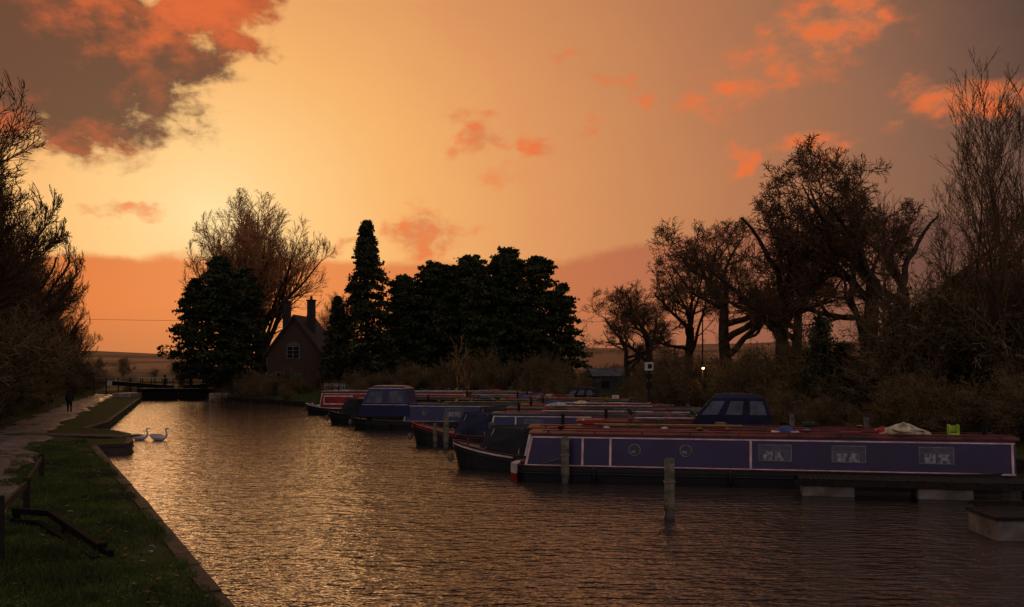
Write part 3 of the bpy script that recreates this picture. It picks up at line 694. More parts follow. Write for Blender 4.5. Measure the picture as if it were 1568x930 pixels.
def boat(name, bow, L_, hdg=-12.1, side=purple, roof=redroof, trim=cream, gun=redp, T=3.0, rise=.4, x0=2.7, x1=None, cratch=None, canopy=None, wheel=None, win=(), ports=(), panels=(), seed=0, clutter=1.0, RZ=1.66, stripe=None, sign=None, items=()):
    q = random.Random(seed); mb = MB(); B = 1.04
    if x1 is None: x1 = L_-1.6
    G0 = .58
    def hw(x):
        v = B
        if x < T: v = B*(1-(1-x/T)**2.2)**.62 if x > 0 else 0
        e = L_-x
        if e < 1.1: v = min(v, B*math.sqrt(max(0, 1-((1.1-e)/1.1)**2))*.96+.04)
        return max(v, .03)
    def gz(x): return G0+rise*max(0, 1-x/(T+.8))**1.8+.10*max(0, 1-(L_-x)/2.5)**2
    X = [0, .08, .25, .5, .85, 1.3, 1.9, 2.6, 3.4]+list(np.arange(4.4, L_-1.6, 1.5))+[L_-1.4, L_-1.0, L_-.6, L_-.3, L_-.1, L_]
    if T < 2: X = [0, .05, .15, .3, .5, .7, 1.0]+list(np.arange(1.8, L_-1.6, 1.5))+[L_-1.4, L_-1.0, L_-.6, L_-.3, L_-.1, L_]
    rows = []
    for x in X:
        h_ = hw(x); g_ = gz(x); rk = .35*max(0, 1-x/1.5) if T >= 2 else .05*max(0, 1-x)
        ring = []
        for sgn in (-1, 1):
            r_ = [(x+rk, sgn*h_*.86, -.35), (x+rk*.6, sgn*h_*.95, .12), (x+rk*.2, sgn*h_, g_-.16), (x, sgn*h_, g_)]
            ring += r_ if sgn < 0 else r_[::-1]
        rows.append(ring)
    vs = [p for r_ in rows for p in r_]
    fs = []
    for i in range(len(rows)-1):
        for k in range(7):
            if k == 3: continue
            fs.append((i*8+k, (i+1)*8+k, (i+1)*8+k+1, i*8+k+1))
    fs.append((0, 1, 2, 3, 4, 5, 6, 7)); n_ = (len(rows)-1)*8; fs.append(tuple(n_+7-i for i in range(8)))
    mb.add(vs, fs, hullb)
    dv = []
    for i, x in enumerate(X): dv += [(x, -hw(x)*.99, gz(x)-.035), (x, hw(x)*.99, gz(x)-.035)]
    mb.add(dv, [(2*i, 2*i+2, 2*i+3, 2*i+1) for i in range(len(X)-1)], greyr)
    for sgn in (-1, 1):
        for i in range(len(X)-1):
            a_, c_ = X[i], X[i+1]
            mb.cyl((a_, sgn*hw(a_), gz(a_)), (c_, sgn*hw(c_), gz(c_)), .028, .028, gun, 6, cap=False)
            mb.cyl((a_, sgn*(hw(a_)+.01), gz(a_)-.24), (c_, sgn*(hw(c_)+.01), gz(c_)-.24), .03, .03, hullb, 6, cap=False)
        if stripe and T >= 2:
            for i in range(0, 7):
                a_, c_ = X[i], X[i+1]
                mb.hexa([(a_, sgn*(hw(a_)+.0), gz(a_)-.13), (c_, sgn*(hw(c_)+.0), gz(c_)-.13), (c_, sgn*(hw(c_)+.02), gz(c_)-.13), (a_, sgn*(hw(a_)+.02), gz(a_)-.13),
                         (a_, sgn*(hw(a_)+.0), gz(a_)-.06), (c_, sgn*(hw(c_)+.0), gz(c_)-.06), (c_, sgn*(hw(c_)+.02), gz(c_)-.06), (a_, sgn*(hw(a_)+.02), gz(a_)-.06)], stripe)
    yb, yt = .93, .77; zb, zt = G0-.03, RZ
    def S(sgn, x, t_, d=0): return (x, sgn*(yb+(yt-yb)*t_+d), zb+(zt-zb)*t_+d*.12)
    slo = .22
    cs = []
    for (x_b, x_t) in ((x0, x0+slo), (x1, x1)):
        cs += [(x_b, -yb, zb), (x_t, -yt, zt), (x_t, yt, zt), (x_b, yb, zb)]
    mb.add(cs, [(0, 4, 5, 1), (3, 2, 6, 7), (0, 1, 2, 3), (7, 6, 5, 4)], side)
    rx = [x0+slo-.1, x1+.12]; ny_ = 7; rv = []
    for x in rx:
        for j in range(ny_):
            y = -yt-.05+(2*yt+.1)*j/(ny_-1); c_ = 1-(2*j/(ny_-1)-1)**2
            rv.append((x, y, zt+.03+.09*c_))
    rv += [(rx[0], -yt-.05, zt-.015), (rx[0], yt+.05, zt-.015), (rx[1], -yt-.05, zt-.015), (rx[1], yt+.05, zt-.015)]
    k = 2*ny_
    mb.add(rv, [(j, j+1, ny_+j+1, ny_+j) for j in range(ny_-1)]+[(k, 0, ny_, k+2), (k+1, k+3, 2*ny_-1, ny_-1), tuple([k+1]+list(range(ny_-1, -1, -1))+[k]), tuple([k+2]+list(range(ny_, 2*ny_))+[k+3]), (k, k+2, k+3, k+1)], roof)
    for sgn in (-1, 1):
        hy = sgn*(yt-.06)
        mb.tube([(x0+.6, hy, zt+.12), (x1-.3, hy, zt+.12)], .022, gun, 6)
        x = x0+.8
        while x < x1-.4: mb.box((x, hy, zt+.07), (.06, .04, .1), gun); x += 1.6
    def patch(xa, xb, ta, tb, d, m, rake=False):
        for sgn in (-1, 1):
            def pt_(x, t_, dd): return S(sgn, x+(slo*t_ if rake else 0), t_, dd)
            mb.hexa([pt_(xa, ta, -.01), pt_(xb, ta, -.01), pt_(xb, ta, d), pt_(xa, ta, d), pt_(xa, tb, -.01), pt_(xb, tb, -.01), pt_(xb, tb, d), pt_(xa, tb, d)], m)
    if trim:
        patch(x0+.28, x1-.02, .885, .925, .012, trim); patch(x0+.02, x1-.02, .02, .065, .013, trim)
        patch(x0, x0+.08, .0, .93, .016, trim, True); patch(x1-.13, x1-.06, .065, .885, .016, trim)
        for x in panels: patch(x, x+.07, .065, .885, .011, trim)
    for (xw, ww) in win:
        patch(xw, xw+ww, .30, .78, .022, alloy); patch(xw+.022, xw+ww-.022, .32, .76, .028, winbg)
        patch(xw+.022, xw+ww-.022, .60, .610, .034, alloy)
        mid = xw+ww*.5+q.uniform(-.04, .04)
        patch(xw+.16, mid-.04, .325, q.uniform(.52, .59), .032, curtain); patch(mid+.03, xw+ww-q.uniform(.12, .3), .325, .57, .032, curtain)
    for xp in ports:
        for sgn in (-1, 1):
            c_ = Vector(S(sgn, xp, .55)); nrm = Vector((0, sgn, .14)).normalized(); up_ = Vector((0, -sgn*.14, 1)).normalized(); ri = Vector((1, 0, 0))
            def ring_(r_, d): return [c_+ri*(r_*math.cos(6.283*i/20))+up_*(r_*math.sin(6.283*i/20))+nrm*d for i in range(20)]
            vv = ring_(.215, 0)+ring_(.205, .03)+ring_(.18, .03)+ring_(.17, .012)
            mb.add(vv, [(20*j+i, 20*j+(i+1) % 20, 20*j+20+(i+1) % 20, 20*j+20+i) for j in range(3) for i in range(20)], alloy, True)
            mb.add(ring_(.175, .018), [tuple(range(20))], glass)
            mb.add([c_+ri*a_+up_*e_+nrm*.022 for (a_, e_) in ((-.12, -.07), (.03, -.10), (.05, -.01), (-.12, .03))], [(0, 1, 2, 3)], curtain)
    if sign: patch(sign[0], sign[1], .25, .8, .02, cream); patch(sign[0]+.08, sign[1]-.08, .33, .72, .025, redp)
    mb.hexa([(x0-.02, -.3, zb+.05), (x0-.02, .3, zb+.05), (x0+.05, .3, zb+.05), (x0+.05, -.3, zb+.05), (x0-.02+slo*.88, -.3, zt-.15), (x0-.02+slo*.88, .3, zt-.15), (x0+.05+slo*.88, .3, zt-.15), (x0+.05+slo*.88, -.3, zt-.15)], gun)
    if cratch:
        xa = max(.9, x0-2.0); g_ = gz(xa)
        mb.add([(xa+.25, -hw(xa+.3)*.96, g_), (xa+.25, hw(xa+.3)*.96, g_), (xa+.5, 0, zt+.06), (x0+.3, -yb, G0), (x0+.3, yb, G0), (x0+.3, -.55, zt-.02), (x0+.3, .55, zt-.02), (x0+.3, 0, zt+.11), (xa+.5, -.18, zt-.06), (xa+.5, .18, zt-.06)],
               [(0, 8, 2, 9, 1), (0, 3, 5, 8), (8, 5, 7, 2), (2, 7, 6, 9), (9, 6, 4, 1)], cratch)
        for sg in (-1, 1):
            a0 = Vector((xa+.25, sg*hw(xa+.3)*.96, g_)); a1 = Vector((x0+.3, sg*yb, G0)); a2 = Vector((x0+.3, sg*.55, zt-.02)); a3 = Vector((xa+.5, sg*.18, zt-.06)); nn = (a1-a0).cross(a3-a0).normalized()
            if nn.y*sg < 0: nn = -nn
            def bil(u, v): return a0.lerp(a1, u).lerp(a3.lerp(a2, u), v)+nn*.012
            pz_ = [bil(.28, .35), bil(.62, .35), bil(.62, .72), bil(.28, .72)]
            mb.add(pz_, [(0, 1, 2, 3) if sg < 0 else (3, 2, 1, 0)], plast)
            for u_ in (.12, .75): mb.tube([bil(u_, .02), bil(u_, .98)], .012, trim or rope, 4)
        mb.add([(xa+.30, -.42, g_+.15), (xa+.30, -.05, g_+.15), (xa+.44, -.05, zt-.2), (xa+.44, -.2, zt-.22)], [(0, 1, 2, 3)], trim or cream)
        mb.add([(xa+.30, .42, g_+.15), (xa+.30, .05, g_+.15), (xa+.44, .05, zt-.2), (xa+.44, .2, zt-.22)], [(3, 2, 1, 0)], trim or cream)
    else:
        mb.box((1.2 if T >= 2 else .3, 0, gz(1.2)+.02), (.3, .3, .14), gun, bev=.03)
    if T >= 2:
        mb.lathe((-.1, 0, .45), [(.02, -.18), (.11, -.12), (.14, 0), (.11, .12), (.02, .18)], rope, 10, noise=.1)
        mb.cyl((.6, 0, gz(.6)-.05), (.6, 0, gz(.6)+.18), .05, .05, gun, 8)
    for xf in ((3.0, 6.5, 10) if T >= 2 else (2.9, 7.4)): mb.lathe((xf, -B-.09, .28), [(.02, -.22), (.08, -.18), (.09, 0), (.08, .18), (.02, .22)], blackp, 8); mb.tube([(xf, -B-.09, .5), (xf, -B+.05, .62)], .01, rope, 4)
    if not canopy:
        mb.tube([(L_-.35, 0, .5), (L_-.30, 0, 1.25), (L_-.6, 0, 1.42), (L_-1.3, 0, 1.45)], .028, brass, 8)
        mb.tube([(L_-.2, -.7, .6), (L_-.2, -.7, 1.3), (L_-.05, -.3, 1.32), (L_-.05, .3, 1.32), (L_-.2, .7, 1.3), (L_-.2, .7, .6)], .018, alloy, 6)
    def hood(xa, xb, zlo, zhi, m, wn_=plast, fs_=.9, bs_=.35, ff=3):
        lv_ = [(xa, xb, .95, zlo), (xa+fs_*.40, xb-bs_*.3, .97, zlo+(zhi-zlo)*.42), (xa+fs_*1.0, xb-bs_*.8, .86, zhi-.20), (xa+fs_*1.25, xb-bs_*1.6, .58, zhi-.05), (xa+fs_*1.5, xb-bs_*2.6, .25, zhi)]
        vv = []
        for (a_, c_, h_, z_) in lv_: vv += [(a_, -h_, z_), (c_, -h_, z_), (c_, h_, z_), (a_, h_, z_)]
        ff_ = [(j*4+i, j*4+(i+1) % 4, j*4+4+(i+1) % 4, j*4+4+i) for j in range(4) for i in range(4)]+[(16, 17, 18, 19)]
        mb.add(vv, ff_, m)
        (a0, c0, h0, z0), (a1, c1, h1, z1) = lv_[1], lv_[2]
        for sgn in (-1, 1):
            for i in range(ff):
                u0 = (i+.16)/ff; u1 = (i+.84)/ff; P_ = []
                for (uu, tt) in ((u0, .02), (u1, .02), (u1, .82), (u0, .82)):
                    aa = a0+(a1-a0)*tt; cc = c0+(c1-c0)*tt; P_.append((aa+(cc-aa)*uu, sgn*(h0+(h1-h0)*max(tt, 0)+.012), z0+(z1-z0)*tt))
                mb.add(P_, [(0, 1, 2, 3) if sgn < 0 else (3, 2, 1, 0)], wn_)
        for (u0, u1) in ((-.8, -.08), (.08, .8)):
            mb.add([(a0+(a1-a0)*tt-.015, (h0+(h1-h0)*tt)*uu, z0+(z1-z0)*tt) for (uu, tt) in ((u1, .08), (u0, .08), (u0, .85), (u1, .85))], [(0, 1, 2, 3)], wn_)
    if canopy: hood(*canopy)
    if wheel:
        hood(*wheel)
        xa, xb, zl, zh = wheel[:4]
        for sg in (-1, 1):
            mb.tube([(xa+.28, sg*.99, zl+.72), (xb-.1, sg*.99, zl+.72)], .02, cream, 5); mb.tube([(xa+.7, sg*.88, zh-.2), (xb-.25, sg*.88, zh-.2)], .022, cream, 5)
    if clutter:
        zr = zt+.10
        mb.cyl((x0+1.3, .25, zr), (x0+1.3, .25, zr+.5), .07, .065, blackp, 10); mb.cyl((x0+1.3, .25, zr+.42), (x0+1.3, .25, zr+.47), .078, .078, brass, 10)
        x = x0+1.8+q.random()
        while x < x1-.5:
            c_ = q.random()
            y = q.uniform(-.45, .45)
            if c_ < .25: mb.lathe((x, y*.3, zr), [(.05, 0), (.05, .06), (.11, .07), (.10, .11), (.02, .14)], brass, 10)
            elif c_ < .50: mb.box((x, y, zr+.12), (q.uniform(.3, 1.1), .4, q.uniform(.12, .28)), q.choice([wood, bluet, redp, dgreen, greyr, dullt, cream, wood]), rz=q.uniform(-.4, .4), bev=.03)
            elif c_ < .64:
                mb.cyl((x, y, zr), (x, y, zr+.2), .09, .13, terr, 10)
                for _ in range(18):
                    a_ = q.random()*6.283; l_ = q.uniform(.12, .34)
                    mb.add([(x, y, zr+.18), (x+math.cos(a_)*l_, y+math.sin(a_)*l_, zr+.25+q.random()*.25), (x+math.cos(a_+.5)*l_*.7, y+math.sin(a_+.5)*l_*.7, zr+.3+q.random()*.15)], [(0, 1, 2)], plant)
            elif c_ < .74: mb.lathe((x, y, zr-.02), [(.12, 0), (.32, .04), (.30, .10), (.18, .18), (.05, .22)], q.choice([tarp, bluet, canvask, dullt, greyr, dullt]), 10, sx=q.uniform(1.2, 2.2), noise=.6, seed=q.random())
            elif c_ < .86:
                mb.cyl((x, y, zr), (x, y, zr+.24), .10, .085, q.choice([yel, redp, dgreen, alloy]), 10); mb.tube([(x, y, zr+.1), (x+.22, y, zr+.28)], .015, alloy, 5)
            else:
                mb.tube([(x, y, zr), (x, y, zr+.75)], .015, alloy, 5); mb.tube([(x-.25, y, zr+.72), (x+.25, y, zr+.72)], .012, alloy, 5)
                for dd in (-.2, -.07, .07, .2): mb.tube([(x+dd, y-.15, zr+.72), (x+dd, y+.15, zr+.72)], .008, alloy, 4)
            x += q.uniform(.6, 2.4)/max(.5, clutter)
        mb.box((x0+5, -.35, zr+.06), (4.5, .22, .04), wood); mb.tube([(x0+2.6, -.55, zr+.08), (min(x1-1, x0+8), -.52, zr+.08)], .025, q.choice([redp, cream, yel]), 6)
    for it in items: it(mb, zt+.1)
    return mb.build(name, (bow[0], bow[1], 0), math.radians(hdg))

def near_items(mb, z):
    mb.lathe((12.9, -.1, z-.02), [(.15, 0), (.62, .03), (.57, .12), (.42, .22), (.22, .32), (.03, .38)], tarp, 14, sx=1.15, sy=.8, noise=.65, seed=4)
    mb.lathe((12.35, .2, z-.02), [(.1, 0), (.3, .05), (.28, .16), (.05, .26)], redp, 10, noise=.2, seed=2)
    for dx in (-.14, .14): mb.box((14.45+dx, 0, z+.16), (.05, .3, .36), lime, bev=.01)
    mb.box((14.45, 0, z+.03), (.3, .3, .06), lime); mb.box((14.45, .14, z+.2), (.26, .03, .2), lime)
    mb.lathe((9.2, .1, z-.02), [(.34, 0), (.32, .08), (.24, .18), (.1, .24), (.02, .25)], bluet, 14, noise=.2)
    mb.box((9.2, .1, z+.03), (.9, .5, .05), cream, bev=.015)
    for (x, m) in ((9.9, alloy), (1.6, blackp), (3.2, cream), (6.4, brass), (7.3, wood), (5.2, cream)): mb.lathe((x, 0, z-.02), [(.06, 0), (.06, .08), (.13, .1), (.12, .14), (.03, .17)], m, 12)
    mb.box((11.3, 0, z+.04), (.6, .3, .08), redp, bev=.02)
    mb.tube([(15.4, 0, z), (15.4, 0, z+.45)], .08, blackp, 10)
    mb.box((5.0, .2, z+.03), (3.4, .25, .04), wood)
    mb.tube([(2.2, -.4, z+.02), (7.4, -.38, z+.02)], .022, redp, 6)
near = boat('narrowboat', (.15, 35.25), 16.3, side=purple, roof=redroof, trim=pinkw, gun=redroof, T=.8, rise=0, x0=.48, x1=16.1,
            ports=(4.25, 5.95), win=((8.3, 1.05), (10.6, 1.05), (13.25, 1.05)), panels=(2.45, 3.4, 8.02), seed=1, clutter=0, items=(near_items,), RZ=1.66)
mb = MB(); mb.hexa([(-.1, -.45, -.1), (.2, -.85, -.1), (.2, .85, -.1), (-.1, .45, -.1), (-.1, -.45, .28), (.2, -.85, .28), (.2, .85, .28), (-.1, .45, .28)], redp)
mb.hexa([(-.1, -.45, .285), (.2, -.85, .285), (.2, .85, .285), (-.1, .45, .285), (-.1, -.45, .62), (.2, -.85, .62), (.2, .85, .62), (-.1, .45, .62)], cream)
o = mb.build('stern_flash'); o.parent = near
boat('narrowboat', (-2.3, 38.9), 17.5, side=navy, roof=redroof, trim=cream, gun=redroof, T=3.2, rise=.55, x0=3.0, cratch=canvask, win=((5.4, .9), (7.8, .9)), ports=(4.4,), seed=2, clutter=.7, stripe=cream)
boat('narrowboat', (.2, 43.6), 12.4, side=navy, roof=redroof, trim=cream, gun=redroof, x0=2.6, x1=9.0, canopy=(7.4, 10.9, 1.35, 2.9, canvasb, plast, 1.0, .5, 3), win=((4, .9),), seed=3, clutter=1.0)
boat('narrowboat', (-5.1, 50.8), 15, hdg=-11, side=bluep, roof=greyr, trim=cream, gun=redp, x0=4.2, rise=.6, cratch=canvasb, win=((6, .9), (9, .9)), panels=(5.5,), seed=4, clutter=1.1, stripe=redp)
boat('narrowboat', (-3.2, 55.5), 15, hdg=-13, side=dgreen, roof=greyr, trim=cream, gun=redroof, x0=3, win=((5, .9),), seed=5, clutter=1.2, cratch=canvask, RZ=1.75)
boat('narrowboat', (-10.4, 64.6), 15, hdg=-12, side=bluep, roof=greyr, trim=cream, gun=hullb, T=2.2, x0=3.8, wheel=(.8, 4.2, .9, 2.85, bluep, plast, .7, .3, 2), ports=(5.2,), win=((6.5, 1.2),), seed=6, clutter=1.2, rise=.2)
boat('narrowboat', (-13.0, 70.5), 14, hdg=-14, side=canvask, roof=greyr, trim=None, gun=hullb, x0=2.4, cratch=canvask, seed=7, clutter=1.2, RZ=1.8)
boat('narrowboat', (-7.5, 76), 14, hdg=-10, side=redp, roof=redroof, trim=cream, x0=2.8, win=((5, 1),), seed=8, clutter=1.3)
boat('narrowboat', (-17.6, 85), 16, hdg=-13, side=redp, roof=greyr, trim=cream, gun=cream, x0=1.6, T=2.2, sign=(2.0, 4.6), win=((6, 1), (8.5, 1)), seed=9, clutter=1.3, RZ=1.95)
boat('narrowboat', (-9.5, 88), 13, hdg=-9, side=dgreen, roof=dullt, trim=cream, x0=2.6, seed=10, clutter=1.4, RZ=1.8)
boat('narrowboat', (-2.6, 82), 11, hdg=-15, side=bluep, roof=bluep, trim=cream, x0=2.6, canopy=(7.0, 9.8, 1.3, 2.5, canvask), seed=12, clutter=1.4)
boat('narrowboat', (-2.0, 60.5), 13, hdg=-13.5, side=navy, roof=redroof, trim=cream, x0=2.6, seed=13, clutter=1.3, RZ=1.72)
boat('narrowboat', (-3.5, 68), 13, hdg=-11, side=dgreen, roof=greyr, trim=cream, x0=2.6, seed=14, clutter=1.4, RZ=1.8)

mb = MB()
def wheel_(cx):
    pts = [(cx+.33*math.cos(6.283*i/16), 0, .33+.33*math.sin(6.283*i/16)) for i in range(17)]; mb.tube(pts, .016, blackp, 5)
    for i in range(8): mb.tube([(cx, 0, .33), pts[2*i]], .004, alloy, 3)
wheel_(0); wheel_(1.05)
mb.tube([(0, 0, .33), (.35, 0, .75), (.85, 0, .8), (.5, 0, .33), (0, 0, .33)], .016, redp, 6); mb.tube([(.35, 0, .85), (.5, 0, .33)], .016, redp, 6); mb.tube([(.8, 0, .95), (.85, 0, .8), (1.05, 0, .33)], .016, redp, 6); mb.tube([(.8, -.25, .98), (.8, 0, .95), (.8, .25, .98)], .014, blackp, 6); mb.box((.33, 0, .88), (.25, .12, .05), blackp, bev=.02)
mb.build('bicycle', (1.4, 59.8, 1.82), -.2)

# ------------------------------------------------------------------ mooring posts
postm = mat('weathered_post', (.27, .22, .14), .85, col2=(.075, .07, .04), scale=3, bump=.9, bscale=10)
postd = mat('wet_post', (.03, .03, .02), .4, var=.4)
for (x, y, h_, r_) in ((4.05, 25.6, 1.6, .135), (1.79, 33.55, 1.6, .14), (-.85, 42.0, 1.65, .13), (-3.2, 48.2, 1.6, .14), (-3.75, 48.6, 1.25, .1)):
    mb = MB(); q = random.Random(int(x*10)); n = 14; prof = [(r_*.98, -1), (r_, 0), (r_*1.02, .25), (r_*.99, .6), (r_*.98, h_*.7), (r_*.96, h_-.06), (r_*.82, h_)]
    mb.lathe((0, 0, 0), prof[2:], postm, n, noise=.07, seed=3); mb.lathe((0, 0, 0), prof[:3], postd, n, noise=.03, seed=5)
    mb.tube([(r_*1.08*math.cos(t_), r_*1.08*math.sin(t_), h_*.62+.02*math.sin(3*t_)) for t_ in np.linspace(0, 6.283, 13)], .02, rope, 5)
    mb.build('mooring_post', (x, y, 0), q.random())

# ------------------------------------------------------------------ pontoons
pj = add_empty('pontoon', (8.55, 29.7, 0), (0, 0, math.radians(-13.5)))
mb = MB(); cb = mat('pontoon_concrete', (.24, .19, .155), .8, col2=(.10, .085, .065), scale=2, bump=.5, bscale=8); cw = mat('pontoon_waterline', (.05, .045, .03), .5, var=.4)
for i in range(56): mb.box((.08+i*.145, .8, .60+rr.uniform(-.004, .004)), (.13, 1.5, .045), tim)
mb.box((4.0, .04, .50), (8.2, .08, .15), tim); mb.box((4.0, 1.56, .50), (8.2, .08, .15), tim)
mb.build('deck', parent=pj)
mb = MB()
for x in (.85, 4.1, 7.2):
    mb.box((x, .8, .25), (1.5, 1.45, .34), cb, bev=.03); mb.box((x, .8, -.08), (1.49, 1.44, .32), cw); mb.box((x, .8, .425), (1.58, 1.5, .02), tim)
mb.build('floats', parent=pj)
pj = add_empty('pontoon', (10.95, 22.5, 0), (0, 0, math.radians(-3)))
mb = MB(); mb.box((1.5, .8, .22), (3.0, 1.6, .5), cb, bev=.04); mb.box((1.5, .8, -.2), (2.98, 1.58, .34), cw); mb.build('floats', parent=pj)
mb = MB(); mb.box((1.5, .8, .52), (3.1, 1.7, .06), tim); mb.box((1.5, 1.4, .70), (3.1, .12, .1), tim); mb.box((1.6, 1.4, .62), (.12, .12, .12), tim); mb.build('deck', parent=pj)
mb = MB()
def sag(a, c, s, m=rope, r_=.015):
    pts = [tuple(Vector(a).lerp(Vector(c), t_)-Vector((0, 0, s*4*t_*(1-t_)))) for t_ in np.linspace(0, 1, 9)]; mb.tube(pts, r_, m, 5)
sag((1.79, 33.5, 1.0), (.5, 34.6, .62), .12); sag((-.85, 42, 1.0), (-1.9, 38.7, .95), .15); sag((-3.2, 48.2, 1.0), (-4.6, 50.6, 1.1), .15)
mb.build('mooring_rope')

# ------------------------------------------------------------------ foreground rails on grass
mb = MB()
mb.box((-8.9, 17.3, 1.05), (.12, .12, 1.3), tim, bev=.01); mb.box((-11.75, 24.1, .85), (.13, .13, .85), tim, bev=.01); mb.box((-14.6, 30.9, .85), (.13, .13, .85), tim, bev=.01)
def beam(mb_, a, c, w_, h_, m):
    a = Vector(a); c = Vector(c); d = (c-a).normalized(); n = Vector((-d.y, d.x, 0)).normalized()*w_/2; u_ = Vector((0, 0, h_/2))
    mb_.hexa([a-n-u_, c-n-u_, c+n-u_, a+n-u_, a-n+u_, c-n+u_, c+n+u_, a+n+u_], m)
beam(mb, (-8.9, 17.3, 1.45), (-11.75, 24.1, 1.12), .06, .14, tim); beam(mb, (-11.75, 24.1, 1.12), (-14.6, 30.9, 1.12), .06, .14, tim)
mb.build('wooden_fence')
mb = MB(); dk = mat('tarred_timber', (.008, .007, .006), .9, var=.3, scale=4, bump=.4, spec=.1)
beam(mb, (-11.3, 22.6, .68), (-10.3, 22.2, .68), .13, .13, dk); beam(mb, (-10.3, 22.2, .68), (-7.35, 18.2, .52), .13, .13, dk)
beam(mb, (-11.2, 22.3, .50), (-10.4, 21.9, .50), .12, .10, dk); beam(mb, (-10.4, 21.9, .50), (-7.5, 17.95, .46), .12, .10, dk)
for (x, y) in ((-11.2, 22.5), (-9.4, 20.95), (-7.6, 18.5)): mb.box((x, y, .5), (.12, .12, .34), dk)
mb.build('timber_step_rail')
mb = MB()
for (x, y) in ((-6.7, 18.5), (-8.8, 22.7), (-13.2, 31.8), (-16.2, 38.2)):
    mb.lathe((x, y, .46), [(.09, 0), (.09, .02), (.03, .03), (.03, .06)], alloy, 10); mb.tube([(x+.07*math.cos(t_), y, .55+.07*math.sin(t_)) for t_ in np.linspace(0, 6.283, 13)], .012, alloy, 5)
mb.build('mooring_rings')

# ------------------------------------------------------------------ signs, lamp, bank things
mb = MB(); mb.box((0, 0, 2.1), (.09, .09, 4.2), blackp); mb.box((0, -.06, 3.75), (.52, .04, .5), white, bev=.01); mb.box((.05, -.085, 3.75), (.25, .01, .28), blackp); mb.box((0, -.06, 3.15), (.4, .04, .3), blackp); mb.box((0, -.1, 2.6), (.34, .2, .45), blackp, bev=.03)
mb.build('information_sign', (8.25, 60, .3), 0)
mb = MB(); mb.cyl((0, 0, 0), (0, 0, 7.0), .07, .04, tim, 10); mb.box((0, -.1, 3.0), (.1, .3, .08), blackp); mb.lathe((0, -.22, 2.78), [(.06, .2), (.10, .15), (.11, 0)], blackp, 10)
mb.lathe((0, -.22, 2.68), [(.02, 0), (.085, .04), (.09, .10), (.05, .15)], mat('lamp_glow', (1, .8, .5), .5, emis=(1.0, .50, .16), estr=10), 10)
mb.build('lamp_post', (13.4, 70, 1.2))
ld = bpy.data.lights.new('lamp_light', 'POINT'); ld.energy = 25; ld.color = (1, .65, .3); ld.shadow_soft_size = .12; lo = bpy.data.objects.new('lamp_light', ld); sc.collection.objects.link(lo); lo.location = (13.4, 69.5, 3.85)
mb = MB()
for x in (-80, 78): mb.cyl((x, 141, 0), (x, 141, 12), .15, .11, tim, 8)
pts = [(-80+158*t_, 141, 11.3-1.0*4*t_*(1-t_)+.4*t_) for t_ in np.linspace(0, 1, 30)]; mb.tube(pts, .022, blackp, 4); mb.build('overhead_cable')
for (x, y) in ((14.2, 50.5), (16.8, 47.2), (12.7, 57), (11.3, 64)):
    mb = MB(); mb.box((0, 0, .55), (.22, .18, 1.1), cb, bev=.03); mb.box((0, 0, 1.13), (.26, .22, .08), bluep, bev=.02); mb.box((0, -.1, .8), (.14, .03, .2), greyr); mb.build('service_bollard', (x, y, .55))
mb = MB(); mb.box((0, 0, 1.1), (4, 3, 2.2), mat('shed_board', (.05, .045, .04), .8)); mb.add([(-2.2, -1.7, 2.15), (2.2, -1.7, 2.15), (2.2, 1.7, 2.15), (-2.2, 1.7, 2.15), (-2.2, 0, 3.0), (2.2, 0, 3.0)], [(0, 1, 5, 4), (2, 3, 4, 5), (1, 2, 5), (3, 0, 4)], greyr); mb.box((.6, -1.52, 1.0), (.8, .05, 1.9), dgreen); mb.box((-.8, -1.52, 1.3), (.8, .05, .7), glass); mb.build('boatyard_shed', (10.0, 103, 1.0), .2)

# ------------------------------------------------------------------ person and swans
def skin(name, verts, edges, radii, m, loc, rz, sub=2, root=0):
    me = bpy.data.meshes.new(name); me.from_pydata(verts, edges, []); me.materials.append(m)
    o = add_obj(name, me, loc, (0, 0, rz)); md_ = o.modifiers.new('Skin', 'SKIN')
    for i, r_ in enumerate(radii):
        sv = me.skin_vertices[0].data[i]; rr_ = r_ if isinstance(r_, tuple) else (r_, r_); sv.radius = rr_; sv.use_root = (i == root)
    md_.use_smooth_shade = True
    sb = o.modifiers.new('Sub', 'SUBSURF'); sb.levels = sub; sb.render_levels = sub
    return o
coat = mat('dark_coat', (.012, .012, .014), .9); skinm = mat('skin_tone', (.3, .16, .11), .6)
pv = [(0, 0, .92), (0, .01, 1.15), (0, .02, 1.38), (0, .02, 1.50), (0, .03, 1.56),
      (-.19, .02, 1.42), (-.25, -.08, 1.16), (-.24, .06, .92), (-.24, .10, .84),
      (.19, .02, 1.42), (.25, .10, 1.16), (.25, .22, .95), (.25, .27, .88),
      (-.10, 0, .86), (-.11, .20, .50), (-.11, .12, .09), (-.12, .28, .045),
      (.10, 0, .86), (.11, .02, .48), (.11, -.30, .14), (.12, -.20, .05)]
pe = [(0, 1), (1, 2), (2, 3), (3, 4), (2, 5), (5, 6), (6, 7), (7, 8), (2, 9), (9, 10), (10, 11), (11, 12), (0, 13), (13, 14), (14, 15), (15, 16), (0, 17), (17, 18), (18, 19), (19, 20)]
prd = [(.20, .15), (.19, .15), (.18, .13), .065, .06, .09, .07, .055, .035, .09, .07, .055, .035, .12, .08, .06, .05, .12, .08, .06, .05]
pman = skin('walking_person', pv, pe, prd, coat, (-34.0, 76.5, .53), math.radians(24))
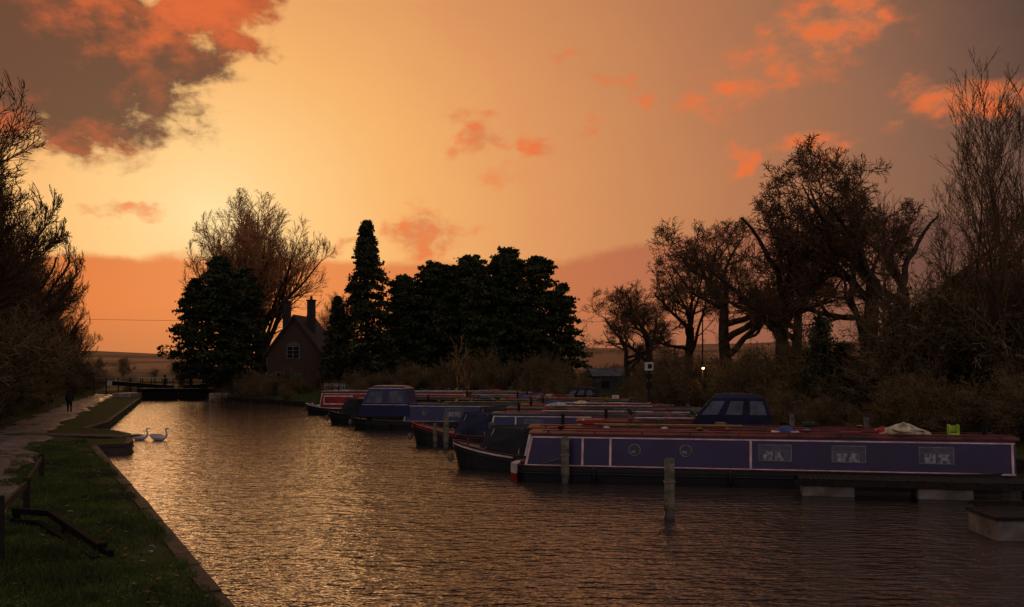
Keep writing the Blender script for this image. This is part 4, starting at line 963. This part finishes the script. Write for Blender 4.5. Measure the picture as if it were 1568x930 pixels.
mb = MB(); mb.lathe((0, .04, 1.66), [(.03, -.13), (.07, -.10), (.085, -.04), (.095, .03), (.085, .09), (.05, .125), (.01, .135)], skinm, 14, sy=1.15); mb.lathe((0, .02, 1.68), [(.100, -.09), (.108, .02), (.098, .08), (.06, .12), (.01, .14)], coat, 14, sy=1.12)
mb.lathe((0, .17, 1.65), [(.012, -.03), (.02, -.015), (.006, .03)], skinm, 6)
for sx_ in (-.1, .1): mb.lathe((sx_, .03, 1.65), [(.01, -.03), (.018, 0), (.01, .03)], skinm, 6)
mb.build('head', parent=pman)
swm = mat('swan_feather', (.70, .62, .54), .8, var=.08, scale=8, bump=.3, bscale=20, spec=.2); beak = mat('swan_beak', (.6, .2, .04), .5)
for (x, y, rz_, sc_) in ((-20.4, 54.6, .1, .95), (-19.2, 54.2, -.15, 1.0)):
    sv = [(-.05, 0, .12), (.18, 0, .13), (.33, 0, .18), (.43, 0, .30), (.42, 0, .42), (.36, 0, .53), (.38, 0, .63), (.45, 0, .66), (.52, 0, .64), (-.28, 0, .15), (-.46, 0, .23), (-.58, 0, .30)]
    se = [(0, 1), (1, 2), (2, 3), (3, 4), (4, 5), (5, 6), (6, 7), (7, 8), (0, 9), (9, 10), (10, 11)]
    sr = [(.21, .17), (.19, .15), (.11, .11), .065, .052, .046, .046, .055, .03, (.18, .15), (.11, .07), .02]
    o = skin('swan', sv, se, sr, swm, (x, y, 0), rz_); o.scale = (sc_,)*3
    mb = MB(); mb.cyl((.53, 0, .64), (.63, 0, .60), .026, .012, beak, 8); mb.lathe((.52, 0, .655), [(.012, -.01), (.018, .01), (.006, .025)], blackp, 8)
    for sg in (-1, 1):
        mb.lathe((.475, sg*.037, .668), [(.003, -.008), (.008, 0), (.003, .008)], blackp, 6)
        mb.add([(.15, sg*.20, .16), (-.1, sg*.22, .14), (-.45, sg*.10, .24), (-.60, sg*.03, .33), (-.3, sg*.10, .36), (.0, sg*.14, .35), (.15, sg*.15, .30)], [(0, 1, 2, 3, 4, 5, 6)], swm)
    mb.build('beak_and_wings', parent=o)
